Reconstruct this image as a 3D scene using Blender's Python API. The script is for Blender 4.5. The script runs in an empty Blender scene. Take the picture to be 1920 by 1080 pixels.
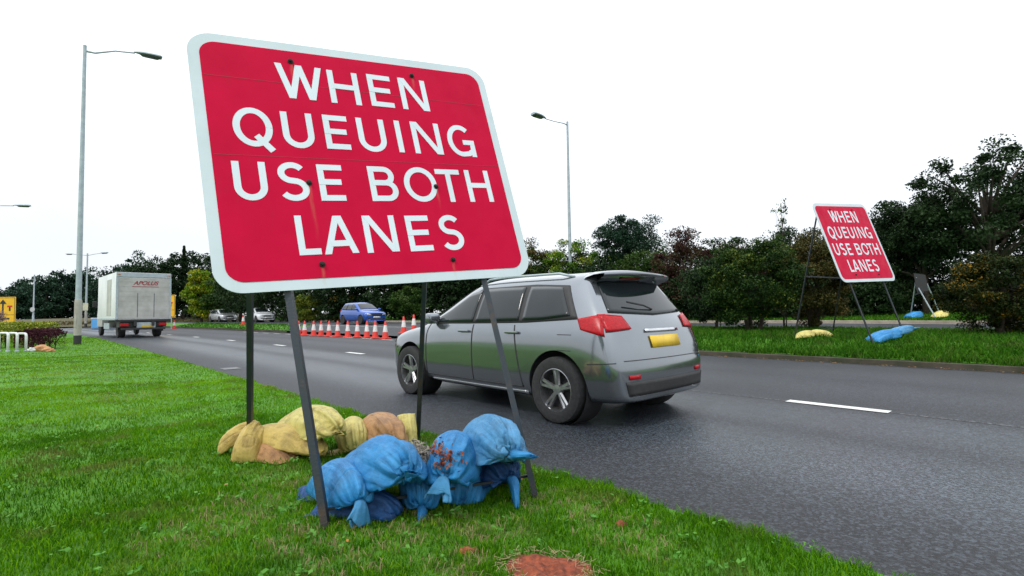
import bpy, bmesh, math, random
import numpy as np
from mathutils import Vector, Matrix, noise
from mathutils.bvhtree import BVHTree
from math import sin, cos, pi, radians, sqrt, atan2, atan, tan
rad = radians
RN = np.random.default_rng(7)
random.seed(7)
S = bpy.context.scene
COL = S.collection

# ------------------------------------------------------------------ camera
F = 960.0; CH = 1.1
ROLL = -atan(12/860); PITCH = atan(45/F*cos(ROLL))
cam = bpy.data.objects.new('camera', bpy.data.cameras.new('camera')); COL.objects.link(cam)
cam.data.lens = 18.0; cam.data.sensor_width = 36.0; cam.data.clip_end = 3000; cam.data.clip_start = 0.05
cam.matrix_world = Matrix.Translation((0, 0, CH)) @ Matrix.Rotation(pi/2+PITCH, 4, 'X') @ Matrix.Rotation(ROLL, 4, 'Z')
S.camera = cam
RC = np.array((Matrix.Rotation(pi/2+PITCH, 3, 'X') @ Matrix.Rotation(ROLL, 3, 'Z')))
# ------------------------------------------------------------------ world
w = bpy.data.worlds.new('World'); S.world = w; w.use_nodes = True
nt = w.node_tree; nt.nodes.clear()
out = nt.nodes.new('ShaderNodeOutputWorld'); bg = nt.nodes.new('ShaderNodeBackground')
sky = nt.nodes.new('ShaderNodeTexSky'); sky.sky_type = 'NISHITA'; sky.sun_disc = False
SUN_EL, SUN_AZ = 50, -142          # azimuth measured from +Y, negative = towards -X
sky.sun_elevation = rad(SUN_EL); sky.sun_rotation = rad(SUN_AZ); sky.air_density = 1.0; sky.dust_density = 3
mx = nt.nodes.new('ShaderNodeMix'); mx.data_type = 'RGBA'
tc = nt.nodes.new('ShaderNodeTexCoord'); nz = nt.nodes.new('ShaderNodeTexNoise'); nz.inputs['Scale'].default_value = 1.6; nz.inputs['Detail'].default_value = 5
rp = nt.nodes.new('ShaderNodeMapRange'); rp.inputs[1].default_value = .3; rp.inputs[2].default_value = .62
rp.inputs[3].default_value = .80; rp.inputs[4].default_value = .97
nt.links.new(tc.outputs['Generated'], nz.inputs['Vector']); nt.links.new(nz.outputs['Fac'], rp.inputs[0])
nt.links.new(rp.outputs[0], mx.inputs[0]); nt.links.new(sky.outputs[0], mx.inputs[6])
mx.inputs[7].default_value = (10.7, 11.2, 11.8, 1)
sxyz = nt.nodes.new('ShaderNodeSeparateXYZ'); nt.links.new(tc.outputs['Generated'], sxyz.inputs[0])   # overcast: brighter overhead than at the horizon
zr = nt.nodes.new('ShaderNodeMapRange'); zr.inputs[1].default_value = .12; zr.inputs[2].default_value = 1; zr.inputs[3].default_value = 1; zr.inputs[4].default_value = 1.9
nt.links.new(sxyz.outputs[2], zr.inputs[0])
vm = nt.nodes.new('ShaderNodeVectorMath'); vm.operation = 'SCALE'; nt.links.new(mx.outputs[2], vm.inputs[0]); nt.links.new(zr.outputs[0], vm.inputs['Scale'])
nt.links.new(vm.outputs[0], bg.inputs[0]); bg.inputs[1].default_value = 0.1
nt.links.new(bg.outputs[0], out.inputs[0])
sun = bpy.data.objects.new('sun', bpy.data.lights.new('sun', 'SUN')); COL.objects.link(sun)
sun.data.energy = 1.3; sun.data.angle = rad(12); sun.data.color = (1, .96, .9)
sd_ = Vector((sin(rad(SUN_AZ))*cos(rad(SUN_EL)), cos(rad(SUN_AZ))*cos(rad(SUN_EL)), sin(rad(SUN_EL))))
sun.rotation_euler = sd_.to_track_quat('Z', 'Y').to_euler()
S.view_settings.view_transform = 'Standard'; S.view_settings.look = 'None'
S.view_settings.exposure = 0.0; S.view_settings.gamma = 1
S.render.engine = 'CYCLES'

# ------------------------------------------------------------------ coordinates
AL = atan(860/960); SA, CA = sin(AL), cos(AL)
def at(x, y, Y):                       # world point at forward distance Y on the sight line through photo pixel x,y
    r = RC @ np.array([(x-960)/F, (540-y)/F, -1.0])
    t = Y/r[1]
    return Vector((r[0]*t, Y, CH+r[2]*t))
def cs(s): return -np.maximum(s, 0)**2/1200
def W(s, D):                           # road coordinates: s along the road, D across it
    d = D+cs(s)
    return -SA*s+CA*d, CA*s+SA*d
def SD(x, y):
    s = -SA*x+CA*y; d = CA*x+SA*y
    return s, d-cs(s)
def ss(t): t = np.clip(t, 0, 1); return t*t*(3-2*t)
EDGE, LANE, KERB = 2.5, 6.5, 11.7
def edge2(s): return 18.7-5.1*ss((s-8)/17)
def bump(x, y): return .018*np.sin(2.1*x+1.3*y)+.012*np.sin(5.3*x-3.1*y+1)+.007*np.sin(11*x+7*y)
def elev(s, D, x=0, y=0):
    s = np.asarray(s, float); D = np.asarray(D, float)
    lawn = .028+.13*ss((EDGE-D)/4)+.06*ss((s-12)/20)+bump(x, y)*ss((EDGE-D)/.8)*.8
    med = .11+.27*ss((D-KERB-.1)/1.6)+.04*ss((s-20)/20)
    far = .50+.25*ss((D-edge2(s)-8)/8)
    e2 = edge2(s)
    z = np.where(D < EDGE, lawn, np.where(D < KERB, 0, np.where(D < e2, med, np.where(D < e2+8, .38+.04*ss((s-20)/20), far))))
    return z
def gz(x, y):
    s, D = SD(x, y); return float(elev(s, D, x, y))
def gp(x, y, Y):
    p = at(x, y, Y); return Vector((p.x, p.y, gz(p.x, p.y)))

# ------------------------------------------------------------------ object helpers
def tag(o, label=None, cat=None, group=None, kind=None):
    if label: o['label'] = label
    if cat: o['category'] = cat
    if group: o['group'] = group
    if kind: o['kind'] = kind
    return o
def empty(name, loc=(0, 0, 0), rz=0, label=None, cat=None, group=None):
    o = bpy.data.objects.new(name, None); COL.objects.link(o); o.location = loc; o.rotation_euler = (0, 0, rz)
    o.empty_display_size = .1
    return tag(o, label, cat, group)
def copy_tree(o, parent=None):
    c = o.copy(); COL.objects.link(c); c.parent = parent
    for ch in o.children: copy_tree(ch, c)
    return c
class MB:
    def __init__(s): s.v = []; s.f = []
    def add(s, vs, fs):
        n = len(s.v); s.v += [tuple(v) for v in vs]; s.f += [tuple(i+n for i in f) for f in fs]; return s
    def box(s, c, d, M=None, bev=0):
        x, y, z = [k/2 for k in d]
        if bev:
            b = min(bev, x*.9, y*.9, z*.9); vs = []; 
            bm = bmesh.new(); bmesh.ops.create_cube(bm, size=1)
            for v in bm.verts: v.co = Vector((v.co.x*2*x, v.co.y*2*y, v.co.z*2*z))
            bmesh.ops.bevel(bm, geom=bm.edges[:], offset=b, segments=2, affect='EDGES', profile=.6)
            bm.verts.index_update(); vs = [v.co.copy() for v in bm.verts]; fs = [[v.index for v in f.verts] for f in bm.faces]; bm.free()
        else:
            vs = [Vector((i*x, j*y, k*z)) for i in (-1, 1) for j in (-1, 1) for k in (-1, 1)]
            fs = [(0, 1, 3, 2), (4, 6, 7, 5), (0, 4, 5, 1), (2, 3, 7, 6), (0, 2, 6, 4), (1, 5, 7, 3)]
        c = Vector(c)
        vs = [(M @ v if M else v)+c for v in vs]
        return s.add(vs, fs)
    def tube(s, pts, r, n=10, cap=True, sq=False):
        pts = [Vector(p) for p in pts]; m = len(pts)
        rr = r if hasattr(r, '__len__') else [r]*m
        vs = []; up = None
        for i, p in enumerate(pts):
            t = (pts[min(i+1, m-1)]-pts[max(i-1, 0)]).normalized()
            if up is None: up = t.cross(Vector((0, 0, 1)) if abs(t.z) < .9 else Vector((1, 0, 0))).normalized()
            a = (up-t*up.dot(t)).normalized(); b = t.cross(a); up = a
            for k in range(n):
                an = 2*pi*(k+.5)/n
                q = sqrt(2) if sq else 1
                vs.append(p+(a*cos(an)+b*sin(an))*rr[i]*q)
        fs = [(i*n+k, i*n+(k+1) % n, (i+1)*n+(k+1) % n, (i+1)*n+k) for i in range(m-1) for k in range(n)]
        if cap: fs += [tuple(range(n))[::-1], tuple((m-1)*n+k for k in range(n))]
        return s.add(vs, fs)
    def lathe(s, prof, c=(0, 0, 0), axis='z', n=32, cap=True):
        c = Vector(c); vs = []
        for r, h in prof:
            for k in range(n):
                a = 2*pi*k/n
                v = Vector((r*cos(a), r*sin(a), h)) if axis == 'z' else Vector((r*cos(a), h, r*sin(a)))
                vs.append(v+c)
        m = len(prof)
        fs = [(i*n+k, i*n+(k+1) % n, (i+1)*n+(k+1) % n, (i+1)*n+k) for i in range(m-1) for k in range(n)]
        if cap and prof[0][0] > 1e-4: fs.append(tuple(range(n))[::-1])
        if cap and prof[-1][0] > 1e-4: fs.append(tuple((m-1)*n+k for k in range(n)))
        return s.add(vs, fs)
    def prism(s, poly, z0, z1, M=None):
        n = len(poly); vs = [Vector((x, y, z0)) for x, y in poly]+[Vector((x, y, z1)) for x, y in poly]
        if M: vs = [M @ v for v in vs]
        return s.add(vs, [tuple(range(n))[::-1], tuple(range(n, 2*n))]+[(i, (i+1) % n, n+(i+1) % n, n+i) for i in range(n)])
    def grid(s, P):                    # P[i][j]
        a, b = len(P), len(P[0])
        return s.add([p for r in P for p in r], [(i*b+j, (i+1)*b+j, (i+1)*b+j+1, i*b+j+1) for i in range(a-1) for j in range(b-1)])
    def build(s, name, mat, parent=None, smooth=False, fix=True, autos=None):
        me = bpy.data.meshes.new(name); me.from_pydata([tuple(v) for v in s.v], [], s.f); me.materials.append(mat)
        if fix:
            bm = bmesh.new(); bm.from_mesh(me); bmesh.ops.recalc_face_normals(bm, faces=bm.faces[:])
            if autos is not None:
                for f in bm.faces: f.smooth = True
                for e in bm.edges:
                    if len(e.link_faces) == 2 and e.calc_face_angle(0) > rad(autos): e.smooth = False
            bm.to_mesh(me); bm.free()
        if smooth: me.polygons.foreach_set('use_smooth', [True]*len(me.polygons))
        o = bpy.data.objects.new(name, me); COL.objects.link(o); o.parent = parent
        return o
def npmesh(name, V, Fq, mat, parent=None, attr=None, tri=False, smooth=False):
    me = bpy.data.meshes.new(name); k = 3 if tri else 4
    me.vertices.add(len(V)); me.vertices.foreach_set('co', np.asarray(V, np.float32).ravel())
    me.loops.add(Fq.size); me.loops.foreach_set('vertex_index', Fq.astype(np.int32).ravel())
    me.polygons.add(len(Fq)); me.polygons.foreach_set('loop_start', np.arange(0, Fq.size, k, dtype=np.int32))
    me.update(calc_edges=True); me.materials.append(mat)
    if attr is not None:
        a = me.attributes.new('rnd', 'FLOAT', 'POINT'); a.data.foreach_set('value', np.asarray(attr, np.float32))
    if smooth: me.polygons.foreach_set('use_smooth', [True]*len(me.polygons))
    o = bpy.data.objects.new(name, me); COL.objects.link(o); o.parent = parent
    return o

# ------------------------------------------------------------------ materials
def C3(c): return (c[0], c[1], c[2], 1)
class NT:
    def __init__(s, name):
        s.m = bpy.data.materials.new(name); s.m.use_nodes = True; s.t = s.m.node_tree; s.n = s.t.nodes
        s.p = s.n['Principled BSDF']; s.o = s.n['Material Output']
    def new(s, k, **kw):
        n = s.n.new(k)
        for a, b in kw.items(): setattr(n, a, b)
        return n
    def ln(s, a, b): s.t.links.new(a, b)
    def co(s, kind='Object'):
        if not hasattr(s, '_c'): s._c = s.new('ShaderNodeTexCoord')
        return s._c.outputs[kind]
    def noise(s, sc, det=4, rough=.55, vec=None, stretch=None):
        n = s.new('ShaderNodeTexNoise'); n.inputs['Scale'].default_value = sc; n.inputs['Detail'].default_value = det; n.inputs['Roughness'].default_value = rough
        v = vec or s.co()
        if stretch:
            mp = s.new('ShaderNodeMapping'); mp.inputs['Scale'].default_value = stretch; s.ln(v, mp.inputs[0]); v = mp.outputs[0]
        s.ln(v, n.inputs['Vector']); return n.outputs['Fac']
    def mr(s, x, a, b, c=0., d=1.):
        n = s.new('ShaderNodeMapRange')
        for i, q in enumerate((a, b, c, d)): n.inputs[i+1].default_value = q
        s.ln(x, n.inputs[0]); return n.outputs[0]
    def mix(s, f, a, b, mode='MIX'):
        n = s.new('ShaderNodeMix', data_type='RGBA', blend_type=mode)
        for i, q in ((0, f), (6, a), (7, b)):
            if isinstance(q, (tuple, list)): n.inputs[i].default_value = C3(q)
            elif isinstance(q, (int, float)): n.inputs[i].default_value = q
            else: s.ln(q, n.inputs[i])
        return n.outputs[2]
    def math(s, op, a, b=None):
        n = s.new('ShaderNodeMath', operation=op)
        for i, q in enumerate((a, b)):
            if q is None: continue
            if isinstance(q, (int, float)): n.inputs[i].default_value = q
            else: s.ln(q, n.inputs[i])
        return n.outputs[0]
    def setc(s, c):
        if isinstance(c, (tuple, list)): s.p.inputs['Base Color'].default_value = C3(c)
        else: s.ln(c, s.p.inputs['Base Color'])
    def bump(s, h, st=.3, dist=.01):
        b = s.new('ShaderNodeBump'); b.inputs['Strength'].default_value = st; b.inputs['Distance'].default_value = dist
        s.ln(h, b.inputs['Height']); s.ln(b.outputs[0], s.p.inputs['Normal'])
def mk(name, c1, c2=None, sc=8, rough=.6, metal=0, bs=0, bsc=None, lo=.35, hi=.65, coat=0, rough2=None, spec=None):
    t = NT(name); c2 = c2 or tuple(k*.8 for k in c1)
    f = t.mr(t.noise(sc, 6), lo, hi); t.setc(t.mix(f, c1, c2))
    t.p.inputs['Roughness'].default_value = rough; t.p.inputs['Metallic'].default_value = metal
    if rough2 is not None: t.ln(t.mr(f, 0, 1, rough, rough2), t.p.inputs['Roughness'])
    if spec is not None: t.p.inputs['Specular IOR Level'].default_value = spec
    t.p.inputs['Coat Weight'].default_value = coat; t.p.inputs['Coat Roughness'].default_value = .06
    if bs: t.bump(t.noise(bsc or sc*4, 5), bs)
    return t.m
def leafmat(name, cols, trans=.25, nsc=.8):
    t = NT(name); a = t.new('ShaderNodeAttribute', attribute_name='rnd')
    nn = t.noise(nsc, 3)
    f = t.math('ADD', t.math('MULTIPLY', a.outputs['Fac'], .65), t.math('MULTIPLY', t.mr(nn, .3, .7), .35))
    r = t.new('ShaderNodeValToRGB'); e = r.color_ramp.elements
    while len(e) < len(cols): e.new(.5)
    for i, c in enumerate(cols): e[i].position = i/(len(cols)-1)*.70+.10; e[i].color = C3(c)
    t.ln(f, r.inputs[0]); t.ln(r.outputs[0], t.p.inputs['Base Color'])
    t.p.inputs['Roughness'].default_value = .6; t.p.inputs['Specular IOR Level'].default_value = .1
    tr = t.new('ShaderNodeBsdfTranslucent'); t.ln(r.outputs[0], tr.inputs[0])
    ms = t.new('ShaderNodeMixShader'); ms.inputs[0].default_value = trans
    t.ln(t.p.outputs[0], ms.inputs[1]); t.ln(tr.outputs[0], ms.inputs[2]); t.ln(ms.outputs[0], t.o.inputs[0])
    return t.m
M = {}
M['soil'] = mk('soil', (.05, .042, .022), (.03, .05, .012), 5, .95, bs=.6, bsc=40)
M['lawn_soil'] = mk('lawn_soil', (.07, .22, .006), (.045, .14, .005), 3, .95, bs=.6, bsc=60)
M['red_soil'] = mk('red_soil', (.32, .075, .03), (.12, .03, .014), 30, .9, bs=.9, bsc=90)
M['bank'] = mk('bank', (.12, .095, .05), (.06, .07, .025), .8, .95, bs=.5)
M['kerb'] = mk('kerb', (.075, .062, .045), (.028, .035, .016), 2.5, .95, bs=.9, bsc=60)
M['kerb2'] = mk('kerb2', (.36, .31, .25), (.24, .2, .16), 3, .9, bs=.4, bsc=60)
M['paint'] = mk('road_paint', (.74, .74, .70), (.55, .55, .52), 25, .6, bs=.3, bsc=300)
M['paint_old'] = mk('worn_road_paint', (.36, .36, .35), (.12, .12, .12), 40, .7)
M['galv'] = mk('galvanised', (.42, .49, .52), (.33, .39, .42), 6, .55, .2, bs=.1, bsc=80)
M['column'] = mk('lamp_column', (.40, .39, .35), (.30, .28, .24), 4, .7, bs=.15, bsc=60)
M['black'] = mk('black_paint', (.02, .02, .022), (.03, .03, .03), 20, .5)
M['frame'] = mk('frame_steel', (.045, .055, .065), (.10, .07, .05), 14, .42, .6, bs=.25, bsc=120, lo=.5, hi=.78)
M['bolt'] = mk('rusty_bolt', (.035, .016, .012), (.01, .01, .01), 90, .7, .3)
M['white_plastic'] = mk('white_plastic', (.72, .73, .72), (.55, .56, .55), 12, .5)
M['rubber'] = mk('rubber', (.015, .015, .016), (.03, .03, .03), 30, .8, bs=.3, bsc=80)
M['glass'] = mk('car_glass', (.010, .015, .017), (.014, .02, .022), 3, .03, 0)
M['chrome'] = mk('chrome', (.7, .7, .72), None, 5, .15, 1)
M['rim'] = mk('alloy', (.42, .43, .45), (.3, .3, .3), 20, .3, .9)
M['silver'] = mk('silver_paint', (.23, .25, .27), (.21, .23, .25), 2, .15, .82, coat=1)
M['bluecar'] = mk('blue_paint', (.004, .08, .42), (.004, .07, .36), 2, .3, .3, coat=1)
M['whitecar'] = mk('white_paint', (.7, .72, .74), None, 2, .3, 0, coat=1)
M['greycar'] = mk('grey_paint', (.55, .57, .58), None, 2, .3, .5, coat=1)
M['trim'] = mk('black_trim', (.02, .02, .02), (.03, .03, .03), 20, .6)
M['redlens'] = mk('red_lens', (.50, .006, .012), (.30, .004, .008), 60, .25, spec=.3)
M['amber'] = mk('amber_lens', (.75, .25, .03), None, 40, .15, coat=1)
M['galv_thin'] = mk('galvanised_dull', (.16, .18, .20), (.09, .10, .11), 9, .55, .3)
M['lens'] = mk('clear_lens', (.7, .72, .75), (.5, .5, .55), 30, .1, .3, coat=1)
M['plate_y'] = mk('yellow_plate', (.72, .48, .02), (.6, .4, .02), 9, .4)
M['plate_w'] = mk('white_plate', (.75, .75, .72), None, 9, .4)
M['truckbox'] = mk('truck_box', (.50, .50, .47), (.36, .36, .33), 1.6, .55, bs=.05, bsc=8)
M['truckside'] = mk('truck_side', (.78, .79, .80), (.66, .67, .68), 1.2, .4)
M['script_red'] = mk('script_red', (.35, .04, .05), None, 20, .6)
M['yellow_sign'] = mk('yellow_sign', (.85, .46, .015), (.75, .40, .01), 3, .45)
M['sign_black'] = mk('sign_black', (.02, .02, .02), None, 20, .5)
M['sign_red'] = mk('sign_red', (.55, .02, .02), None, 20, .5)
M['cone_red'] = mk('cone_red', (.72, .045, .03), (.6, .04, .025), 18, .5)
M['cone_white'] = mk('cone_white', (.76, .74, .72), (.6, .58, .56), 18, .5)
M['cabin_blue'] = mk('cabin_blue', (.10, .38, .72), (.08, .3, .6), 2, .5)
M['bark'] = mk('bark', (.06, .045, .03), (.03, .025, .018), 8, .95, bs=.8, bsc=40)
M['stone'] = mk('stone', (.55, .3, .12), (.4, .2, .09), 6, .85, bs=.5, bsc=20)
M['seam'] = mk('seam', (.03, .03, .03), (.26, .26, .26), 30, .8, lo=.45, hi=.6)
M['lamp_lens'] = mk('lamp_lens', (.10, .12, .12), None, 20, .2)

def asphalt(name, near=True):
    t = NT(name); v = t.co('Object')
    g = t.noise(170, 3, .6, v); g2 = t.noise(42, 4, .6, v); big = t.noise(.5, 4, .5, v)
    vo = t.new('ShaderNodeTexVoronoi'); vo.inputs['Scale'].default_value = 78; t.ln(v, vo.inputs['Vector'])
    sep = t.new('ShaderNodeSeparateColor'); t.ln(vo.outputs['Color'], sep.inputs[0])
    chip = t.math('POWER', sep.outputs[0], 2.2)
    base = t.mix(t.mr(g, .35, .7), (.004, .004, .005), (.022, .024, .028))
    base = t.mix(t.math('MULTIPLY', chip, .9), base, (.13, .155, .185))
    # tyre polished lanes: attribute lane = distance across the road
    a = t.new('ShaderNodeAttribute', attribute_name='rnd')
    tr = t.math('ADD', a.outputs['Fac'], t.math('MULTIPLY', t.math('SUBTRACT', t.noise(.35, 3, .5, v), .5), .25))
    base = t.mix(tr, t.mix(.55, base, (.006, .0055, .0065)), t.mix(.16, base, (.11, .135, .165)))
    base = t.mix(t.mr(big, .35, .7, 0, .35), base, (.02, .02, .022))
    t.setc(base)
    t.ln(t.mr(tr, 0, 1, .62, .29), t.p.inputs['Roughness'])
    t.p.inputs['Specular IOR Level'].default_value = .42
    h = t.math('ADD', t.math('MULTIPLY', vo.outputs['Distance'], -1.0), t.math('MULTIPLY', g2, .5))
    t.bump(h, .7, .004)
    return t.m
M['asphalt'] = asphalt('asphalt')
def bagmat(name, c1, c2, dirt, dsc=5, lo=.52, hi=.75):
    t = NT(name); v = t.co('Object')
    wv = t.new('ShaderNodeTexWave'); wv.inputs['Scale'].default_value = 120; wv.inputs['Distortion'].default_value = .5; t.ln(v, wv.inputs[0])
    wv2 = t.new('ShaderNodeTexWave', bands_direction='Y'); wv2.inputs['Scale'].default_value = 120; wv2.inputs['Distortion'].default_value = .5; t.ln(v, wv2.inputs[0])
    c = t.mix(t.mr(t.noise(7, 5), .3, .7), c1, c2)
    c = t.mix(t.mr(t.noise(60, 4, .7), .5, .75, 0, .3), c, dirt)
    c = t.mix(t.mr(t.noise(dsc, 8, .72), lo, hi, 0, .85), c, dirt)
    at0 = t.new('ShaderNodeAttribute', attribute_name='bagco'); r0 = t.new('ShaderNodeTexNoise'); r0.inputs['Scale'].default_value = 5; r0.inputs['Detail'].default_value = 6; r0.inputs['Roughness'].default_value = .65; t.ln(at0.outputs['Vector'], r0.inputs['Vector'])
    c = t.mix(t.mr(r0.outputs['Fac'], .50, .68, 0, .55), c, tuple(min(.85, k*1.25+.05) for k in c2)); c = t.mix(t.mr(r0.outputs['Fac'], .46, .34, 0, .55), c, tuple(k*.4 for k in c1))  # streaks towards the neck: crease whitening plus painted highlights and dark fold shading
    t.setc(c); t.p.inputs['Roughness'].default_value = .36; t.p.inputs['Specular IOR Level'].default_value = .32
    pass
    at_ = t.new('ShaderNodeAttribute', attribute_name='bagco'); rn = t.new('ShaderNodeTexNoise'); rn.noise_type = 'RIDGED_MULTIFRACTAL'; rn.inputs['Scale'].default_value = 3.2; rn.inputs['Detail'].default_value = 4; t.ln(at_.outputs['Vector'], rn.inputs['Vector'])
    cr = t.math('ADD', t.math('MULTIPLY', rn.outputs['Fac'], .55), t.math('MULTIPLY', t.noise(22, 5, .6), .5))
    h = t.math('ADD', t.math('MULTIPLY', cr, 2.2), t.math('MULTIPLY', t.math('ADD', wv.outputs['Fac'], wv2.outputs['Fac']), .12))
    t.bump(h, .75, .011)
    return t.m
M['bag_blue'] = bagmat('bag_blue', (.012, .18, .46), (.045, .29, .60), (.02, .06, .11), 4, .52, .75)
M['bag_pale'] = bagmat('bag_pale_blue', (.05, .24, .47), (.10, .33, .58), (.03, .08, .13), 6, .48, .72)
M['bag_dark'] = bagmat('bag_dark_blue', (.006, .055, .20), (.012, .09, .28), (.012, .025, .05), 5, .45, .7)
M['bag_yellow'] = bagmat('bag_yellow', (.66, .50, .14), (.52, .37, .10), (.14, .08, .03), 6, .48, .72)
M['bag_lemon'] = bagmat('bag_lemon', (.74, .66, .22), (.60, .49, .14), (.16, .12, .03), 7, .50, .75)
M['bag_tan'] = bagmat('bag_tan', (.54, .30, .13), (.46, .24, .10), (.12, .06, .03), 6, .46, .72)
M['tie'] = mk('cable_tie', (.02, .02, .025), None, 20, .4)

# ------------------------------------------------------------------ the setting
def strip(name, s0, s1, D0, D1, mat, ns, nD, z=None, dz=0, lane=False, kind='structure', power=1):
    sv = np.linspace(s0, s1, ns); V = []; A = []
    for s in sv:
        a = D0(s) if callable(D0) else D0; b = D1(s) if callable(D1) else D1
        for k in range(nD):
            D = a+(b-a)*k/(nD-1); Dq = min(max(D, a+1e-4), b-1e-4)
            x, y = W(s, D)
            zz = float(elev(s, Dq, x, y))+dz if z is None else z
            V.append((x, y, zz))
            u = (D-EDGE)
            l = max(math.exp(-((u-1.75)/.72)**2), math.exp(-((u-3.2)/.6)**2), .22*math.exp(-((u-5.6)/.8)**2), .22*math.exp(-((u-7.4)/.8)**2))
            A.append(l)
    Fq = np.array([(i*nD+j, i*nD+j+1, (i+1)*nD+j+1, (i+1)*nD+j) for i in range(ns-1) for j in range(nD-1)])
    o = npmesh(name, np.array(V), Fq, mat, attr=A, smooth=True)
    tag(o, kind=kind); return o
bgm = MB(); bgm.add([(-900, -400, -.3), (900, -400, -.3), (900, 1500, -.3), (-900, 1500, -.3)], [(0, 1, 2, 3)])
tag(bgm.build('ground', M['soil']), kind='structure')
SE = 76
strip('lawn_ground', -14, 60, -45, EDGE, M['lawn_soil'], 300, 260)
strip('road', -14, SE, EDGE-.25, KERB+.02, M['asphalt'], 200, 60, z=-.004)
strip('side_road', 60, SE, -60, EDGE-.25, M['asphalt'], 12, 30, z=.03)
strip('median_ground', -14, 20, KERB+.13, edge2, M['lawn_soil'], 80, 30)
strip('crossing_road', 20, 33, KERB+.02, edge2, M['asphalt'], 20, 8)
strip('median_ground', 33, SE, KERB+.13, edge2, M['lawn_soil'], 60, 12)
strip('far_road', -14, SE, edge2, lambda s: edge2(s)+8, M['asphalt'], 120, 24)
strip('far_verge', -14, SE+30, lambda s: edge2(s)+8.13, 90, M['lawn_soil'], 90, 60)
# low bank where the road turns away
BX = np.linspace(-75, 10, 60); rows = []
for k, (dy, z) in enumerate([(0, 0), (1.2, .28), (3, .5), (9, .8), (40, 1.2)]):
    rows.append([Vector((x, 64+dy+.12*max(0, -x-30)*0+ (x+40)*.12, z+.12*sin(x*1.3)*(k > 0)+.06)) for x in BX])
m = MB(); m.grid(rows); o = m.build('bank', M['bank'], smooth=True); tag(o, kind='structure')

def kerb(name, s0, s1, D, mat, z0, z1, flip=False):
    m = MB(); P = []
    for s in np.linspace(s0, s1, int((s1-s0)/.9)+2):
        r = []
        for d, z in ((0, z0-.06), (0, z1-.012), (.015, z1), (.12, z1), (.13, z1-.012), (.13, z0-.06)):
            dd = (D(s) if callable(D) else D)+d
            x, y = W(s, dd); r.append((x, y, z+(.38+.04*float(ss((s-20)/20)) if flip else 0)))
        P.append(r)
    m.grid(P); o = m.build(name, mat); tag(o, kind='structure'); return o
kerb('kerb', -14, 20, KERB, M['kerb'], 0, .10)
kerb('kerb', 33, SE, KERB, M['kerb'], 0, .115)
kerb('kerb', -14, SE, lambda s: edge2(s)+8, M['kerb2'], 0, .13, True)

def mark(m, s0, s1, D, wd, z, taper=0):
    n = max(2, int((s1-s0)/1.5)+1); P = []
    for s in np.linspace(s0, s1, n):
        P.append([(*W(s, D-wd/2), z), (*W(s, D+wd/2), z)])
    m.grid(P)
m = MB()
s_ref = 1.6                             # nearest visible dash
p1 = at(1670, 772, 1); 
def ground_s(x, y, h=0):
    r = RC @ np.array([(x-960)/F, (540-y)/F, -1.0]); t = (h-CH)/r[2]; return SD(r[0]*t, r[1]*t)
sa, Da = ground_s(1670, 772); sb, Db = ground_s(1475, 752); LANE = (Da+Db)/2
for k in range(-2, 11):
    s0 = sa+k*5.95; mark(m, s0, s0+(sb-sa), LANE, .16, .003)
tag(m.build('lane_markings', M['paint']), kind='structure')
m = MB()
for k in range(0, 12):
    s0 = 17.4+k*1.8; mark(m, s0, s0+.95, 10.85, .1, .003)
tag(m.build('edge_markings', M['paint']), kind='structure')
m = MB(); mark(m, -14, 22, LANE-.02, .018, .0015)
tag(m.build('road_seam', M['seam']), kind='structure')
P = []
for s in np.linspace(-14, SE, 60):
    e = edge2(s); z = .38+.04*float(ss((s-20)/20))+.004
    P.append([(*W(s, e+7.6), z), (*W(s, e+7.72), z)])
m = MB(); m.grid(P)
P = []
for s in np.linspace(-14, SE, 60):
    e = edge2(s); z = .38+.04*float(ss((s-20)/20))+.004
    P.append([(*W(s, e+.35), z), (*W(s, e+.47), z)])
m.grid(P); tag(m.build('far_road_markings', M['paint']), kind='structure')
# soil patch near the bottom of the frame
def patch(name, cx, cy, rx, ry, mat, seed, h=.02, label=None):
    c = gp_ground(cx, cy); m = MB(); R = 30; T = 90; rg = random.Random(seed); P = []
    for i in range(R+1):
        row = []
        for k in range(T+1):
            a = 2*pi*k/T; q = i/R*(1+.22*noise.noise(Vector((cos(a)*1.5+seed, sin(a)*1.5, 0))))
            x = c.x+rx*q*cos(a); y = c.y+ry*q*sin(a)
            z = gz(x, y)+h*(1-(i/R)**2)+.022*noise.noise(Vector((x*20, y*20, seed)))*(1-(i/R)**4)+.012*abs(noise.noise(Vector((x*60, y*60, seed))))+(.004 if i < R else -.02)
            row.append((x, y, z))
        P.append(row)
    m.grid(P); return m.build(name, mat, smooth=True)
def gp_ground(x, y):
    h = .05
    for _ in range(6):
        r = RC @ np.array([(x-960)/F, (540-y)/F, -1.0]); t = (h-CH)/r[2]; h = gz(r[0]*t, r[1]*t)
    return Vector((r[0]*t, r[1]*t, h))
PATCHES = [(1028, 1072, .19, .15), (880, 1034, .045, .03), (930, 905, .10, .05), (1165, 985, .03, .02)]
for i, (x, y, rx, ry) in enumerate(PATCHES):
    o = patch('soil_patch', x, y, rx, ry, M['red_soil'], i+1, h=.012 if i == 0 else .004); tag(o, kind='structure')

# drain cover
s0, D0 = ground_s(432, 691)
m = MB(); mark(m, s0-.2, s0+.2, max(D0, 2.85), .32, .004); o = m.build('drain_cover', mk('worn_iron', (.20, .20, .20), (.10, .10, .10), 20, .6)); tag(o, 'worn pale rectangular drain cover at the edge of the near lane', 'drain cover')

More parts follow.
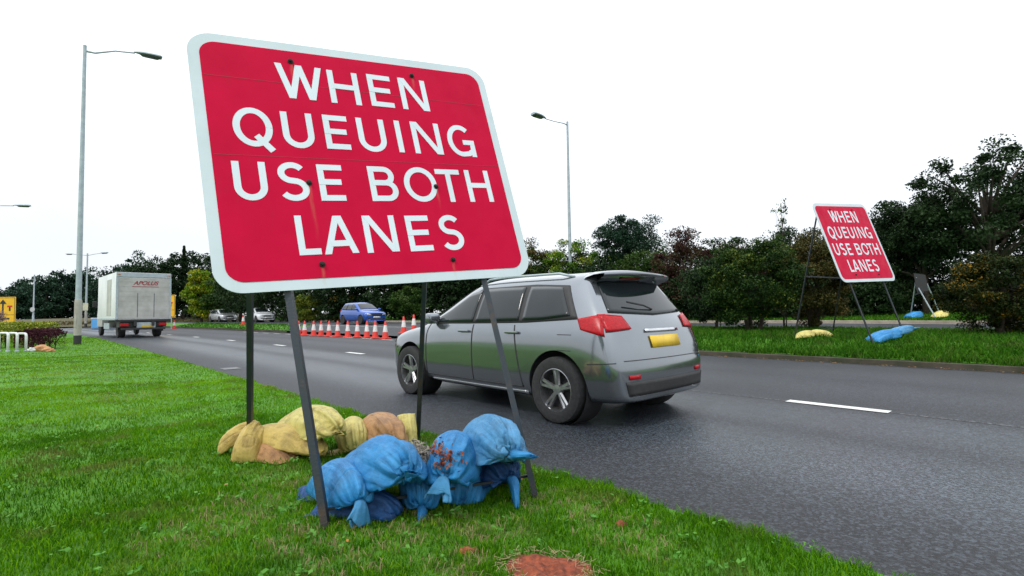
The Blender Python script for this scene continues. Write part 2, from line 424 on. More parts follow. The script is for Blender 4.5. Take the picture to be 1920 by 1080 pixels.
# ------------------------------------------------------------------ grass
def blades(name, X, Y, Z, h, wd, lean, mat, seed, attr=None, kind='stuff'):
    n = len(X); g = np.random.default_rng(seed)
    az = g.uniform(0, 2*pi, n); la = g.uniform(0, 2*pi, n); ln = lean*g.uniform(.2, 1.0, n)
    wx, wy = np.cos(az)*wd/2, np.sin(az)*wd/2
    lx, ly = np.cos(la)*h*ln, np.sin(la)*h*ln
    V = np.empty((n, 5, 3))
    V[:, 0] = np.c_[X-wx, Y-wy, Z-.01]; V[:, 1] = np.c_[X+wx, Y+wy, Z-.01]
    V[:, 2] = np.c_[X+wx*.8+lx*.35, Y+wy*.8+ly*.35, Z+h*.55]; V[:, 3] = np.c_[X-wx*.8+lx*.35, Y-wy*.8+ly*.35, Z+h*.55]
    V[:, 4] = np.c_[X+lx, Y+ly, Z+h*np.sqrt(np.clip(1-.5*ln**2, .2, 1))]
    b = np.arange(n)[:, None]*5
    Tq = np.concatenate([b+np.array([[0, 1, 2]]), b+np.array([[0, 2, 3]]), b+np.array([[3, 2, 4]])])
    a = g.uniform(0, 1, n) if attr is None else attr
    return npmesh(name, V.reshape(-1, 3), Tq, mat, attr=np.repeat(a, 5), tri=True)
def grassmat(name, cols, dry):
    t = NT(name); a = t.new('ShaderNodeAttribute', attribute_name='rnd')
    r = t.new('ShaderNodeValToRGB'); e = r.color_ramp.elements
    while len(e) < len(cols): e.new(.5)
    for i, c in enumerate(cols): e[i].position = i/(len(cols)-1); e[i].color = C3(c)
    t.ln(a.outputs['Fac'], r.inputs[0])
    v = t.co('Object')
    c = t.mix(t.mr(t.noise(.42, 5, .6, v), .38, .6, 0, .30 if name == 'grass' else .1), r.outputs[0], (.15, .40, .004))
    c = t.mix(t.mr(t.noise(1.7, 5, .6, v), .48, .66, 0, .55), c, (.014, .075, .003))
    c = t.mix(t.mr(t.noise(1.9, 6, .65, v), .53, .68, 0, .75), c, dry)
    t.ln(c, t.p.inputs['Base Color']); t.p.inputs['Roughness'].default_value = .6; t.p.inputs['Specular IOR Level'].default_value = .06
    tr = t.new('ShaderNodeBsdfTranslucent'); t.ln(c, tr.inputs[0])
    ms = t.new('ShaderNodeMixShader'); ms.inputs[0].default_value = .35
    t.ln(t.p.outputs[0], ms.inputs[1]); t.ln(tr.outputs[0], ms.inputs[2]); t.ln(ms.outputs[0], t.o.inputs[0])
    return t.m
M['grass'] = grassmat('grass', [(.004, .035, .001), (.020, .105, .002), (.06, .20, .003), (.19, .38, .005), (.34, .27, .10)], (.17, .16, .05))
M['rough_grass'] = grassmat('rough_grass', [(.008, .04, .004), (.02, .09, .006), (.045, .16, .008), (.10, .21, .02)], (.09, .10, .03))
def scatter(bands, test, amax=1.0):
    out_ = []
    for r0, r1, rho in bands:
        n = int(amax*(r1*r1-r0*r0)*rho)
        r = np.sqrt(RN.uniform(r0*r0, r1*r1, n)); a = RN.uniform(-amax, amax, n)
        x, y = r*np.sin(a), r*np.cos(a); s, D = SD(x, y); k = test(s, D, x, y)
        out_.append(np.c_[x[k], y[k], r[k], s[k], D[k]])
    return np.concatenate(out_)
pc = [(gp_ground(x, y), rx, ry) for x, y, rx, ry in PATCHES]
def lawn_test(s, D, x, y):
    k = (D < EDGE+.03+.05*np.sin(7*s)+.03*np.sin(19*s+1)+.03*np.sin(41*s)) & (s < 60)
    for c, rx, ry in pc: k &= (((x-c.x)/rx)**2+((y-c.y)/ry)**2 > RN.uniform(.55, 1.15, len(x)))
    return k
P = scatter([(1.05, 2.2, 18000), (2.2, 3.5, 11000), (3.5, 6, 5000), (6, 10, 1900), (10, 18, 520), (18, 34, 130)], lawn_test)
Z = elev(P[:, 3], P[:, 4], P[:, 0], P[:, 1]); r = P[:, 2]
tuft = .5+.5*np.sin(P[:, 0]*9+2*np.sin(P[:, 1]*7))*np.sin(P[:, 1]*11+2*np.sin(P[:, 0]*5))
h = (.014+.022*RN.random(len(r))**1.8+.014*tuft)*(1+.03*r); edge_up = np.clip(1-(EDGE-P[:, 4])/.35, 0, 1); h *= 1+.5*edge_up
wear = np.zeros(len(r))
for wx_, wy_, wr_ in ((450, 965, .28), (565, 1015, .22), (900, 1000, .26), (1010, 945, .22), (370, 1000, .25), (860, 1062, .18), (250, 745, .5), (650, 1045, .2), (530, 905, .2), (760, 1000, .22), (1180, 1010, .25), (180, 700, .7), (1100, 960, .2)):
    c = gp_ground(wx_, wy_); dd = np.hypot(P[:, 0]-c.x, (P[:, 1]-c.y))/wr_
    wear = np.maximum(wear, np.exp(-dd**2)*(.55+.45*np.sin(P[:, 0]*23+np.sin(P[:, 1]*31)*2)))
lf = .5+.5*np.sin(P[:, 0]*1.7+1.3*np.sin(P[:, 1]*1.1))*np.sin(P[:, 1]*1.9+np.sin(P[:, 0]*2.3))
RNG_ = np.clip((r-3)/5, 0, 1)
ga = np.clip(RN.random(len(r))*.66+.16*lf+.62*wear*RN.random(len(r))**.5-.06*np.clip((3.2-r)/1.6, 0, 1), 0, 1)
ga = ga*(1-.75*RNG_)+.75*RNG_*(.66+.16*lf+.3*wear)
h *= (1-.45*wear)*(1-.35*RNG_)
o = blades('grass', P[:, 0], P[:, 1], np.maximum(Z, .0), h, .0021*(1+.40*r), 1.0, M['grass'], 3, attr=ga)
tag(o, 'bright green mown grass covering the near verge', 'grass', kind='stuff')
k = (wear > .3) & (RN.random(len(r)) < .16); Q = P[k]
o = blades('dry_grass', Q[:, 0], Q[:, 1], elev(Q[:, 3], Q[:, 4], Q[:, 0], Q[:, 1])+.012, np.full(len(Q), .035), np.full(len(Q), .003), 1.6, mk('thatch', (.30, .24, .12), (.18, .13, .07), 40, .9), 6)
tag(o, 'dry yellow thatch showing through worn spots of the near lawn', 'dry grass', kind='stuff')
def med_test(s, D, x, y): return (D > KERB+.08+.06*np.sin(6*s)) & (D < edge2(s)+.05) & ((s < 20.2) | (s > 33)) & (s < SE)
P = scatter([(8, 13, 1500), (13, 20, 700), (20, 32, 160), (32, 60, 70)], med_test)
Z = elev(P[:, 3], P[:, 4], P[:, 0], P[:, 1]); r = P[:, 2]
h = (.06+.13*RN.random(len(r))**2)*np.where(P[:, 3] > 30, .9, 1)
o = blades('rough_grass', P[:, 0], P[:, 1], Z, h, .010+.0007*r, 1.1, M['rough_grass'], 4)
tag(o, 'longer rough grass growing along the central reservation', 'grass', kind='stuff')
def far_test(s, D, x, y): return (D > edge2(s)+8.1) & (D < edge2(s)+16) & (s < SE+10)
P = scatter([(18, 30, 120), (30, 50, 50), (50, 90, 14)], far_test)
Z = elev(P[:, 3], P[:, 4], P[:, 0], P[:, 1]); r = P[:, 2]
o = blades('verge_grass', P[:, 0], P[:, 1], Z, .06+.12*RN.random(len(r)), .015+.0012*r, 1.1, M['rough_grass'], 5)
tag(o, 'green grass strip on the verge beyond the far carriageway', 'grass', kind='stuff')
# weeds and clover in the near lawn, fallen leaves
def leafcards(name, X, Y, Z, sz, tilt, mat, seed, parent=None, attr=None, tip=True):
    n = len(X); g = np.random.default_rng(seed)
    a = g.uniform(0, 2*pi, n); t = g.normal(0, tilt, n); rl = g.normal(0, tilt, n)
    ux = np.c_[np.cos(a)*np.cos(t), np.sin(a)*np.cos(t), np.sin(t)]
    sx = np.c_[-np.sin(a)*np.cos(rl), np.cos(a)*np.cos(rl), np.sin(rl)]
    c = np.c_[X, Y, Z]; L = sz[:, None]; Wd = L*.62
    V = np.empty((n, 4, 3))
    V[:, 0] = c-ux*L*.5; V[:, 1] = c+sx*Wd*.5-ux*L*.05; V[:, 2] = c+ux*L*.5; V[:, 3] = c-sx*Wd*.5-ux*L*.05
    Fq = np.arange(n*4).reshape(n, 4)
    at_ = g.uniform(0, 1, n) if attr is None else attr
    return npmesh(name, V.reshape(-1, 3), Fq, mat, parent, attr=np.repeat(at_, 4))
M['weed'] = leafmat('weed', [(.04, .14, .015), (.08, .24, .03), (.14, .32, .06)])
P = scatter([(1.1, 3, 26), (3, 6, 12)], lawn_test)
wx, wy, wz_, ws = [], [], [], []
for x, y, rr_, s, D in P:
    for k in range(random.randint(4, 9)):
        a = random.random()*6.28; q = random.uniform(.005, .035)
        wx.append(x+q*cos(a)); wy.append(y+q*sin(a)); wz_.append(gz(x, y)+random.uniform(.03, .05)); ws.append(random.uniform(.014, .034))
o = leafcards('clover', np.array(wx), np.array(wy), np.array(wz_), np.array(ws), .4, M['weed'], 8)
tag(o, 'small broadleaf weeds and clover dotted through the near lawn', 'weeds', kind='stuff')
M['dead_leaf'] = leafmat('dead_leaf', [(.20, .07, .02), (.42, .16, .04), (.5, .3, .1), (.3, .18, .08)], .1)
P = scatter([(1.2, 3, 4), (3, 8, 1.6), (8, 16, .4)], lawn_test)
P = P[::3][:26]
o = leafcards('fallen_leaves', P[:, 0], P[:, 1], elev(P[:, 3], P[:, 4], P[:, 0], P[:, 1])+.045, RN.uniform(.018, .035, len(P)), .35, M['dead_leaf'], 9)
tag(o, 'scattered brown and orange fallen leaves lying on the lawn', 'fallen leaves', kind='stuff')
# leaf litter along the far kerb
n = 900; s = RN.uniform(-12, 20, n); D = KERB-np.abs(RN.normal(0, .12, n))-.01; x, y = W(s, D)
o = leafcards('leaf_litter', x, y, np.full(n, .012), RN.uniform(.02, .045, n), .2, M['dead_leaf'], 10)
tag(o, 'dead leaves and grit gathered in the gutter by the kerb', 'leaf litter', kind='stuff')
n = 2600; s = RN.uniform(-6, 30, n); D = EDGE+np.abs(RN.normal(0, .07, n))+.02; x, y = W(s, D)
M['grit'] = leafmat('grit', [(.05, .035, .02), (.12, .09, .06), (.20, .12, .05), (.08, .10, .03)], .05)
o = leafcards('edge_grit', x, y, np.full(n, .006), RN.uniform(.006, .02, n), .25, M['grit'], 13)
tag(o, 'grit soil crumbs and leaf scraps along the ragged grass edge of the road', 'grit', kind='stuff')
# straw round the soil patch
st = MB()
for c, rx, ry in pc[:1]:
    for k in range(170):
        a = random.random()*6.28; q = random.uniform(.7, 1.15); x = c.x+rx*q*cos(a); y = c.y+ry*q*sin(a); b = random.random()*6.28; l = random.uniform(.015, .05)
        z = gz(x, y)+random.uniform(.01, .035)
        st.tube([(x, y, z), (x+l*cos(b), y+l*sin(b), z+random.uniform(-.01, .012))], .0009, 4)
M['straw'] = mk('straw', (.42, .34, .18), (.3, .22, .12), 30, .8)
tag(st.build('dry_straw', M['straw']), 'dry straw strewn round the bare red soil patch', 'straw', kind='stuff')
# ------------------------------------------------------------------ big signs
SW_ = .0345
def slant(m, p, q, w, z, th=.0012):     # a diagonal stroke cut level at both ends; p, q are the centres of its ends
    k = w/2*sqrt((q[0]-p[0])**2+(q[1]-p[1])**2)/abs(q[1]-p[1])
    m.prism([(p[0]-k, p[1]), (p[0]+k, p[1]), (q[0]+k, q[1]), (q[0]-k, q[1])], z, z+th)
def ribbon(m, pts, w, M4, z, th=.0012):
    if len(pts) == 2 and abs(pts[0][0]-pts[1][0]) > .012 and abs(pts[0][1]-pts[1][1]) > .15: return slant(m, pts[0], pts[1], w, z, th)
    pts = [Vector((p[0], p[1])) for p in pts]; pts = [p for i, p in enumerate(pts) if i == 0 or (p-pts[i-1]).length > 1e-4]; n = len(pts); L = []; R = []
    for i in range(n):
        a = (pts[i]-pts[i-1]).normalized() if i else (pts[1]-pts[0]).normalized()
        b = (pts[i+1]-pts[i]).normalized() if i < n-1 else a
        na, nb = Vector((-a.y, a.x)), Vector((-b.y, b.x)); mt = (na+nb).normalized(); k = w/2/max(.35, mt.dot(na))
        L.append(pts[i]+mt*k); R.append(pts[i]-mt*k)
    vs = []; 
    for z_ in (z, z+th):
        for i in range(n): vs += [(L[i].x, L[i].y, z_), (R[i].x, R[i].y, z_)]
    N = 2*n; fs = []
    for i in range(n-1):
        a = 2*i
        fs += [(N+a, N+a+1, N+a+3, N+a+2), (a, a+2, a+3, a+1), (a, N+a, N+a+2, a+2), (a+1, a+3, N+a+3, N+a+1)]
    fs += [(0, 1, N+1, N), (N-2, 2*N-2, 2*N-1, N-1)]
    m.add([M4 @ Vector(v) for v in vs], fs)
def arc(cx, cy, rx, ry, a0, a1, n=16): return [(cx+rx*cos(rad(a0+(a1-a0)*i/n)), cy+ry*sin(rad(a0+(a1-a0)*i/n))) for i in range(n+1)]
def letter(ch, x0, x1, y0, y1, w=SW_):
    h = w/2; l, r, b, t = x0+h, x1-h, y0+h, y1-h; cx = (x0+x1)/2; cy = (y0+y1)/2; H = y1-y0
    if ch == 'I': return [[(cx, y0), (cx, y1)]]
    if ch == 'H': return [[(l, y0), (l, y1)], [(r, y0), (r, y1)], [(l, cy+.004), (r, cy+.004)]]
    if ch == 'E': return [[(l, y0), (l, y1)], [(x0, t), (x1, t)], [(x0, b), (x1, b)], [(x0, cy+.004), (x1-.012, cy+.004)]]
    if ch == 'L': return [[(l, y0), (l, y1)], [(x0, b), (x1, b)]]
    if ch == 'T': return [[(x0, t), (x1, t)], [(cx, y0), (cx, y1)]]
    if ch == 'N': return [[(l, y0), (l, y1)], [(r, y0), (r, y1)], [(l+.006, y1), (r-.006, y0)]]
    if ch == 'A': return [[(x0+h*.9, y0), (cx-h*.25, y1)], [(x1-h*.9, y0), (cx+h*.25, y1)], [(x0+H*.17, y0+H*.27), (x1-H*.17, y0+H*.27)]]
    if ch == 'W':
        a, b_ = x0+(x1-x0)*.285, x0+(x1-x0)*.715
        return [[(x0+h*.9, y1), (a, y0)], [(a, y0), (cx, y1)], [(cx, y1), (b_, y0)], [(b_, y0), (x1-h*.9, y1)]]
    if ch == 'U': R = (r-l)/2; return [[(l, y1)]+arc(cx, b+R, R, R, 180, 360)+[(r, y1)]]
    if ch in 'OQ':
        o = [arc(cx, cy, cx-l, cy-b, 0, 360, 36)]
        if ch == 'Q': o.append([(cx+.012, y0+.068), (x1-.012, y0-.022)])
        return o
    if ch == 'G':
        o = arc(cx, cy, cx-l, cy-b, 48, 270, 24)+[(r-.035, b+.006), (r, b+.03)]
        return [o, [(r, y0), (r, cy-.01)], [(cx+.012, cy-.012), (x1, cy-.012)]]
    if ch == 'B':
        u = cy+.006; R1 = (t-u)/2; R2 = (u-b)/2
        return [[(l, y0), (l, y1)], [(l, t), (r-R1-.012, t)]+arc(r-R1-.012, u+R1, R1, R1, 90, -90)+[(l, u)], [(l, u), (r-R2, u)]+arc(r-R2, b+R2, R2, R2, 90, -90)+[(l, b)]]
    if ch == 'S':
        u = cy+.004; ry1 = (t-u)/2; ry2 = (u-b)/2; rx1 = (r-l)/2*.92; rx2 = (r-l)/2
        return [arc(cx, u+ry1, rx1, ry1, 32, 250, 18)+arc(cx, b+ry2, rx2, ry2, 72, -150, 18)]
TEXT = [[('W', -.49, -.236, .385, .612), ('H', -.203, -.021, .383, .61), ('E', .041, .19, .389, .618), ('N', .246, .432, .39, .622)],
        [('Q', -.746, -.551, .06, .298), ('U', -.502, -.335, .065, .292), ('E', -.275, -.136, .071, .294), ('U', -.08, .09, .067, .294), ('I', .159, .195, .074, .297), ('N', .267, .462, .073, .3), ('G', .512, .706, .068, .304)],
        [('U', -.776, -.617, -.256, -.031), ('S', -.565, -.408, -.258, -.026), ('E', -.354, -.217, -.257, -.033), ('B', -.067, .101, -.258, -.032), ('O', .147, .362, -.262, -.026), ('T', .367, .537, -.263, -.034), ('H', .577, .755, -.262, -.033)],
        [('L', -.511, -.398, -.571, -.344), ('A', -.38, -.2, -.573, -.348), ('N', -.151, .037, -.577, -.35), ('E', .104, .251, -.582, -.354), ('S', .312, .467, -.588, -.353)]]
BOLTS = [(-.401, .633), (.352, .65), (-.406, -.149), (.354, -.158), (-.406, -.628), (.361, -.649)]
def signmat(name, c1, c2, rough):
    t = NT(name); v = t.co('Object'); sx = t.new('ShaderNodeSeparateXYZ'); t.ln(v, sx.inputs[0]); x, y = sx.outputs[0], sx.outputs[1]
    tot = None
    wob = t.math('MULTIPLY', t.math('SUBTRACT', t.noise(9, 3, .6, v), .5), .018)
    for i, (bx, by) in enumerate(BOLTS):
        d = t.math('ABSOLUTE', t.math('SUBTRACT', t.math('ADD', x, wob), bx))
        f = t.mr(d, .002, .013, 1, 0); ln = [.16, .12, .36, .16, .14, .14][i]
        g = t.math('MULTIPLY', t.mr(y, by-ln, by-.01, 0, 1), t.math('LESS_THAN', y, by)); g = t.math('MULTIPLY', f, g)
        tot = g if tot is None else t.math('ADD', tot, g)
    tot = t.math('MULTIPLY', tot, t.mr(t.noise(60, 4, .7, v, (1, .15, 1)), .3, .7, .1, .75))
    c = t.mix(t.mr(t.noise(3, 6, .6, v), .3, .7), c1, c2)
    c = t.mix(t.mr(t.noise(14, 6, .7, v, (1, .25, 1)), .58, .8, 0, .35), c, tuple(k*.55+.02 for k in c1))
    c = t.mix(t.math('MULTIPLY', tot, .75), c, (.42, .22, .12))
    c = t.mix(t.mr(t.noise(220, 2, .5, v), .72, .78, 0, .5), c, (.12, .08, .06))
    t.setc(c); t.p.inputs['Roughness'].default_value = rough; t.p.inputs['Specular IOR Level'].default_value = .08
    t.ln(t.mr(t.noise(6, 5, .6, v), .3, .7, rough-.08, rough+.12), t.p.inputs['Roughness'])
    return t.m
M['sred'] = signmat('sign_face_red', (.56, .0015, .040), (.48, .0015, .033), .5)
M['swhite'] = signmat('sign_face_white', (.60, .68, .72), (.53, .61, .64), .5)
M['letters'] = signmat('sign_letter_white', (.68, .76, .81), (.60, .68, .73), .5)
def rrect(w, h, r, n=10):
    P = []
    for cx, cy, a0 in ((w/2-r, h/2-r, 0), (-w/2+r, h/2-r, 90), (-w/2+r, -h/2+r, 180), (w/2-r, -h/2+r, 270)): P += arc(cx, cy, r, r, a0, a0+90, n)
    return P
def skewq(P):                          # the panel as fitted: a hair taller on the right
    return P
def big_sign(ctr, U, V, sc, feet_front, feet_back, name, label, fm='frame', thick=1.0):
    ctr = Vector(ctr); U = Vector(U).normalized(); V = (Vector(V)-U*Vector(V).dot(U)).normalized(); Nn = U.cross(V)
    base = Vector((ctr.x, ctr.y, gz(ctr.x, ctr.y)))
    root = empty(name, base, 0, label, 'road sign', 'red queueing signs on steel frames')
    R = Matrix(((U.x, V.x, Nn.x), (U.y, V.y, Nn.y), (U.z, V.z, Nn.z))).to_4x4()
    def place(o): o.matrix_basis = Matrix.Translation(ctr-base) @ R @ Matrix.Scale(sc, 4); return o
    I = Matrix.Identity(4)
    sk = lambda P: [(x, y*(1+.029*x/.915)) for x, y in P]
    m = MB(); m.prism(sk(rrect(1.832, 1.54, .13)), -.006, 0); place(m.build('panel', M['swhite'], root))
    m = MB(); m.prism(sk(rrect(1.832-.112, 1.54-.112, .085)), .0003, .0022); place(m.build('red_face', M['sred'], root))
    for row, nm in zip(TEXT, range(4)):
        m = MB(); z = .0026
        for ch, x0, x1, y0, y1 in row:
            for k, st in enumerate(letter(ch, x0, x1, y0, y1)):
                ribbon(m, st, SW_, I, z+.0004*k, .0012)
        place(m.build('lettering', M['letters'], root, fix=True))
    m = MB()
    for v in (.48, .005):
        m.box((0, v, .0026), (1.70, .0035, .0010))
    place(m.build('panel_joint', mk('joint_dark', (.34, .002, .022), None, 20, .6), root))
    for bx, by in BOLTS:
        m = MB(); m.lathe([(.016, .002), (.0165, .006), (.013, .008)], (bx, by, .001), n=14); m.lathe([(.010, .008), (.010, .017), (.006, .019)], (bx, by, .001), n=6)
        place(m.build('bolt', M['bolt'], root))
    # frame
    fr = []
    def bar(a, b, r, nm):
        mm = MB(); mm.tube([Vector(a)-base, Vector(b)-base], r*thick, 4, sq=True); return mm.build(nm, M[fm], root)
    Q = lambda u, v, n=-.032: ctr+(U*u+V*v+Nn*n)*sc
    tops = [Q(-.60, .70), Q(.55, .70)]
    for tp, ft in zip(tops, feet_front): bar(tp, ft, .0175*sc, 'front_leg')
    for tp, ft in zip(tops, feet_back): bar(tp-Nn*.05, ft, .017*sc, 'back_leg')
    for v in (.64, -.15, -.64): bar(Q(-.72, v, -.02), Q(.68, v, -.02), .013*sc, 'cross_rail')
    a, b = [Vector(t).lerp(Vector(f), .94)-Nn*.03*sc for t, f in zip(tops, feet_front)]
    bar(a, b, .007*sc, 'lower_rail')
    a, b = [Vector(t).lerp(Vector(f), .93) for t, f in zip(tops, feet_back)]; bar(a, b, .012*sc, 'lower_rail')
    return root, tops
U1 = (.8444, .5262, .1009); V1 = (-.216, .1619, .9629); c1_ = (-.806, 3.043, 2.013)
def foot(x, y, U, V, c, n=-.036):      # point of the leg plane seen at the foot's place, carried down into the turf
    U = Vector(U).normalized(); V = (Vector(V)-U*Vector(V).dot(U)).normalized(); N = U.cross(V); p = Vector(c)+N*n
    d = at(x, y, 3)-Vector((0, 0, CH)); q = Vector((0, 0, CH))+d*((p-Vector((0, 0, CH))).dot(N)/d.dot(N)); return q
f1 = foot(613.5, 1004, U1, V1, c1_); f2 = foot(1001, 918, U1, V1, c1_); 
for p_, u_ in ((f1, -.60), (f2, .55)):
    t_ = Vector(c1_)+Vector(U1).normalized()*u_+Vector(V1).normalized()*.70; p_ += (p_-t_).normalized()*(max(0, p_.z-gz(p_.x, p_.y))+.05)
b1 = at(469, 838, 3.9); b2 = at(783, 812, 4.4)
for p in (b1, b2): p.z = gz(p.x, p.y)-.05
s1, tops1 = big_sign(c1_, U1, V1, 1, (f1, f2), (b1, b2), 'road_sign', 'large red sign with white lettering standing on sandbagged legs in the near lawn')
U2 = (.866, .497, .058); V2 = (-.19, .219, .957); K2 = 1.22
c2_ = (6.25*K2, 9.28*K2, CH+1.19*K2)
g1, g2 = at(1640, 643, 10.7), at(1699, 616, 11.35); h1, h2 = at(1489, 645, 12.3), at(1560, 628, 13.6)
for p in (g1, g2, h1, h2): p.z = gz(p.x, p.y)-.04
s2, tops2 = big_sign(c2_, U2, V2, K2, (g1, g2), (h1, h2), 'road_sign', 'red and white lettered sign leaning back on the central reservation among the shrubs', 'frame', .60)
mm = MB(); a = Vector(tops2[0]).lerp(h1, .5); b = Vector(tops2[0]).lerp(g1, .52); bs_ = s2.location
mm.tube([a-bs_, b-bs_], .012, 4, sq=True); mm.build('side_brace', M['frame'], s2)
# far sign seen from behind, on the verge across both carriageways
def far_sign():
    Y = 22.5; base = at(1738, 600, Y); base.z = gz(base.x, base.y)
    r = empty('road_sign', base, 0, 'dark back of a sign frame with thin legs under the trees on the far verge', 'road sign')
    def A(x, y, Yy=Y): return at(x, y, Yy)-base
    def leg(p, q, nm='leg', rr=.018): mm = MB(); mm.tube([p, q], rr, 4, sq=True); mm.build(nm, M['galv'] if nm == 'leg' else M['frame'], r)
    gb = at(1757, 598, Y-.5); gb.z = gz(gb.x, gb.y)-.05; leg(A(1722, 540, Y), gb-base)
    gb = at(1765, 590, Y+1.2); gb.z = gz(gb.x, gb.y)-.05; leg(A(1738, 532, Y+.8), gb-base)
    gb = at(1706, 590, Y+1.2); gb.z = gz(gb.x, gb.y)-.05; leg(A(1718, 520, Y), gb-base)
    leg(A(1716, 552), A(1732, 548), 'cross_rail')
    mm = MB(); P = [A(1713, 512), A(1735, 515), A(1741, 545), A(1720, 549)]; nn = (P[1]-P[0]).cross(P[3]-P[0]).normalized()*.02
    mm.add(P+[p+nn for p in P], [(0, 1, 2, 3), (7, 6, 5, 4), (0, 4, 5, 1), (1, 5, 6, 2), (2, 6, 7, 3), (3, 7, 4, 0)]); mm.build('panel', M['black'], r)
far_sign()

# ------------------------------------------------------------------ sandbags
def nz_(x, y, z): return noise.noise(Vector((x, y, z)))
def fbm(p, n=3):
    a = 0; k = 1
    for i in range(n): a += k*noise.noise(p); p = p*2.1+Vector((3.1, 1.7, 2.3)); k *= .5
    return a
def bag_shape(X):                      # rings from the sewn end to the tie, refined and set to unit length
    nr, nu = X.shape[:2]
    for _ in range(2): X = (X*2+np.roll(X, 1, 1)+np.roll(X, -1, 1))/4 if _ == 0 else X
    Y = np.empty((nr, nu*2, 3)); Y[:, ::2] = X; Y[:, 1::2] = (9*(X+np.roll(X, -1, 1))-np.roll(X, 1, 1)-np.roll(X, -2, 1))/16
    Z = np.empty((nr*2-1, nu*2, 3)); Z[::2] = Y; Z[1::2] = (Y[:-1]+Y[1:])/2
    c0 = Z[0].mean(0); c1 = Z[-1].mean(0); Z[..., 0] -= c0[0]; Z[..., 0] /= (c1[0]-c0[0]); Z[..., 1] -= c0[1]+(c1[1]-c0[1])*np.clip(Z[..., 0], 0, 1)
    return Z
def settle_bag(W=.42, L=.70, tie=.80, nu=60, nv=48, vol=.62, seed=0, rail=None, steps=520, rho=9.0, bend=.02, neckr=.020, z0=.16, hold=None, xo=0.):
    """small cloth simulation: a flat woven sack, sewn at one end and tied at the other, filled and settled on the ground or over a bar"""
    rng = np.random.default_rng(seed); R0 = W/pi; ki = int(tie*nv)
    t = np.linspace(0, 1, nv+1)[:, None]; a = np.linspace(0, 2*pi, nu, endpoint=False)[None]; e = np.clip(1-t/.22, 0, 1)
    nk = np.where(t < tie-.22, 1, np.where(t < tie, 1-(t-(tie-.22))/.22*(1-neckr/R0), np.minimum(1, neckr/R0+(t-tie)/(1-tie)*.6)))
    rr = R0*.8*nk; X = np.zeros((nv+1, nu, 3)); X[..., 0] = (-L/2+L*t*.95)+0*a+xo
    X[..., 1] = rr*np.cos(a)*(1+.5*e); X[..., 2] = rr*np.sin(a)*(1-e*.98)+z0
    X += .004*np.stack([np.sin(3*a+ph)*np.sin(7*t+ph*2)+.6*np.sin(8*a+ph*3)*np.sin(15*t+ph) for ph in rng.uniform(0, 6.28, 3)], -1)*np.minimum(1, nk)[..., None]
    hu = 2*W/nu; hv = L/nv; hd_ = math.hypot(hu, hv); V = np.zeros_like(X); dt = .013; Vt = vol*pi*R0*R0*(L*tie)*.9; p0 = 2.0
    def solve(A, B, rest, k, comp=1.0):
        d = B-A; l = np.sqrt((d*d).sum(-1, keepdims=True))+1e-9; q = (l-rest)/l; q = np.where(q < 0, q*comp, q); return d*(q*.5*k)
    U0 = np.arange(0, nu, 2); U1_ = (U0+1) % nu; U2_ = (U0+2) % nu; R_ = [np.arange(s, nv, 2) for s in (0, 1)]; mir = (-np.arange(nu)) % nu
    for it in range(steps):
        Q = X[:ki+1]; b0 = Q[:-1]; c0 = Q[1:]; b2 = np.roll(b0, -1, 1); c2 = np.roll(c0, -1, 1)
        n = np.cross(c2-b0, b2-c0)/2; cen = (b0+b2+c0+c2)/4; vl = ((cen-Q.mean((0, 1)))*n).sum()/3
        if vl < 0: n = -n; vl = -vl
        p0 = min(60, max(-2, p0+6*(Vt-vl)/Vt)); f = n*(p0+rho*3.43*(Q[..., 2].max()-cen[..., 2]))[..., None]/4
        Fo = np.zeros_like(X); g2 = f+np.roll(f, 1, 1); Fo[:ki] += g2; Fo[1:ki+1] += g2
        V += dt*(Fo*nu*nv*.48+np.array([0, 0, -5.9])); V *= .90
        V *= np.minimum(1, 1.2/(np.linalg.norm(V, axis=-1, keepdims=True)+1e-9)); P = X+dt*V
        for k in range(6):
            d = solve(P[:, U0], P[:, U1_], hu, 1); P[:, U0] += d; P[:, U1_] -= d
            d = solve(P[:, U1_], P[:, U2_], hu, 1); P[:, U1_] += d; P[:, U2_] -= d
            for ix in R_:
                d = solve(P[ix], P[ix+1], hv, 1); P[ix] += d; P[ix+1] -= d
                for q in (1, -1): d = solve(P[ix], np.roll(P[ix+1], -q, 1), hd_, .30, .08); P[ix] += d; P[ix+1] -= np.roll(d, q, 1)
            if k % 3 == 0:
                d = solve(P, np.roll(P, -2, 1), 2*hu, bend); P += d-np.roll(d, 2, 1)
                d = solve(P[:-2], P[2:], 2*hv, bend); P[:-2] += d; P[2:] -= d
            P[0] = (P[0]+P[0][mir])/2
            for q in (ki-1, ki, ki+1):
                m0 = P[q].mean(0); dd = P[q]-m0; P[q] = m0+dd*np.minimum(1, neckr/(np.linalg.norm(dd, axis=-1, keepdims=True)+1e-9))
            for rx, rz, r_ in (rail or []):
                dx = P[..., 0]-rx; dz = P[..., 2]-rz; kk = np.maximum(1, r_/(np.sqrt(dx*dx+dz*dz)+1e-9)); P[..., 0] = rx+dx*kk; P[..., 2] = rz+dz*kk
            below = P[..., 2] < 0; P[..., 2] = np.maximum(P[..., 2], 0)
        P[..., :2] = np.where(below[..., None], X[..., :2]*.9+P[..., :2]*.1, P[..., :2])
        if hold is not None: P[..., 0] += hold-P[:ki, :, 0].mean()
        V = (P-X)/dt; X = P
    return bag_shape(X[:ki+2])
sack_lying = settle_bag(seed=1, W=.44, L=.66, vol=.55, tie=.83, neckr=.022)
sack_draped = settle_bag(seed=2, W=.42, L=.70, vol=.50, rail=[(-.02, .22, .02)], z0=.34, tie=.85)
sack_plump = settle_bag(seed=3, W=.46, L=.56, vol=.66, tie=.80, neckr=.024, rho=5)
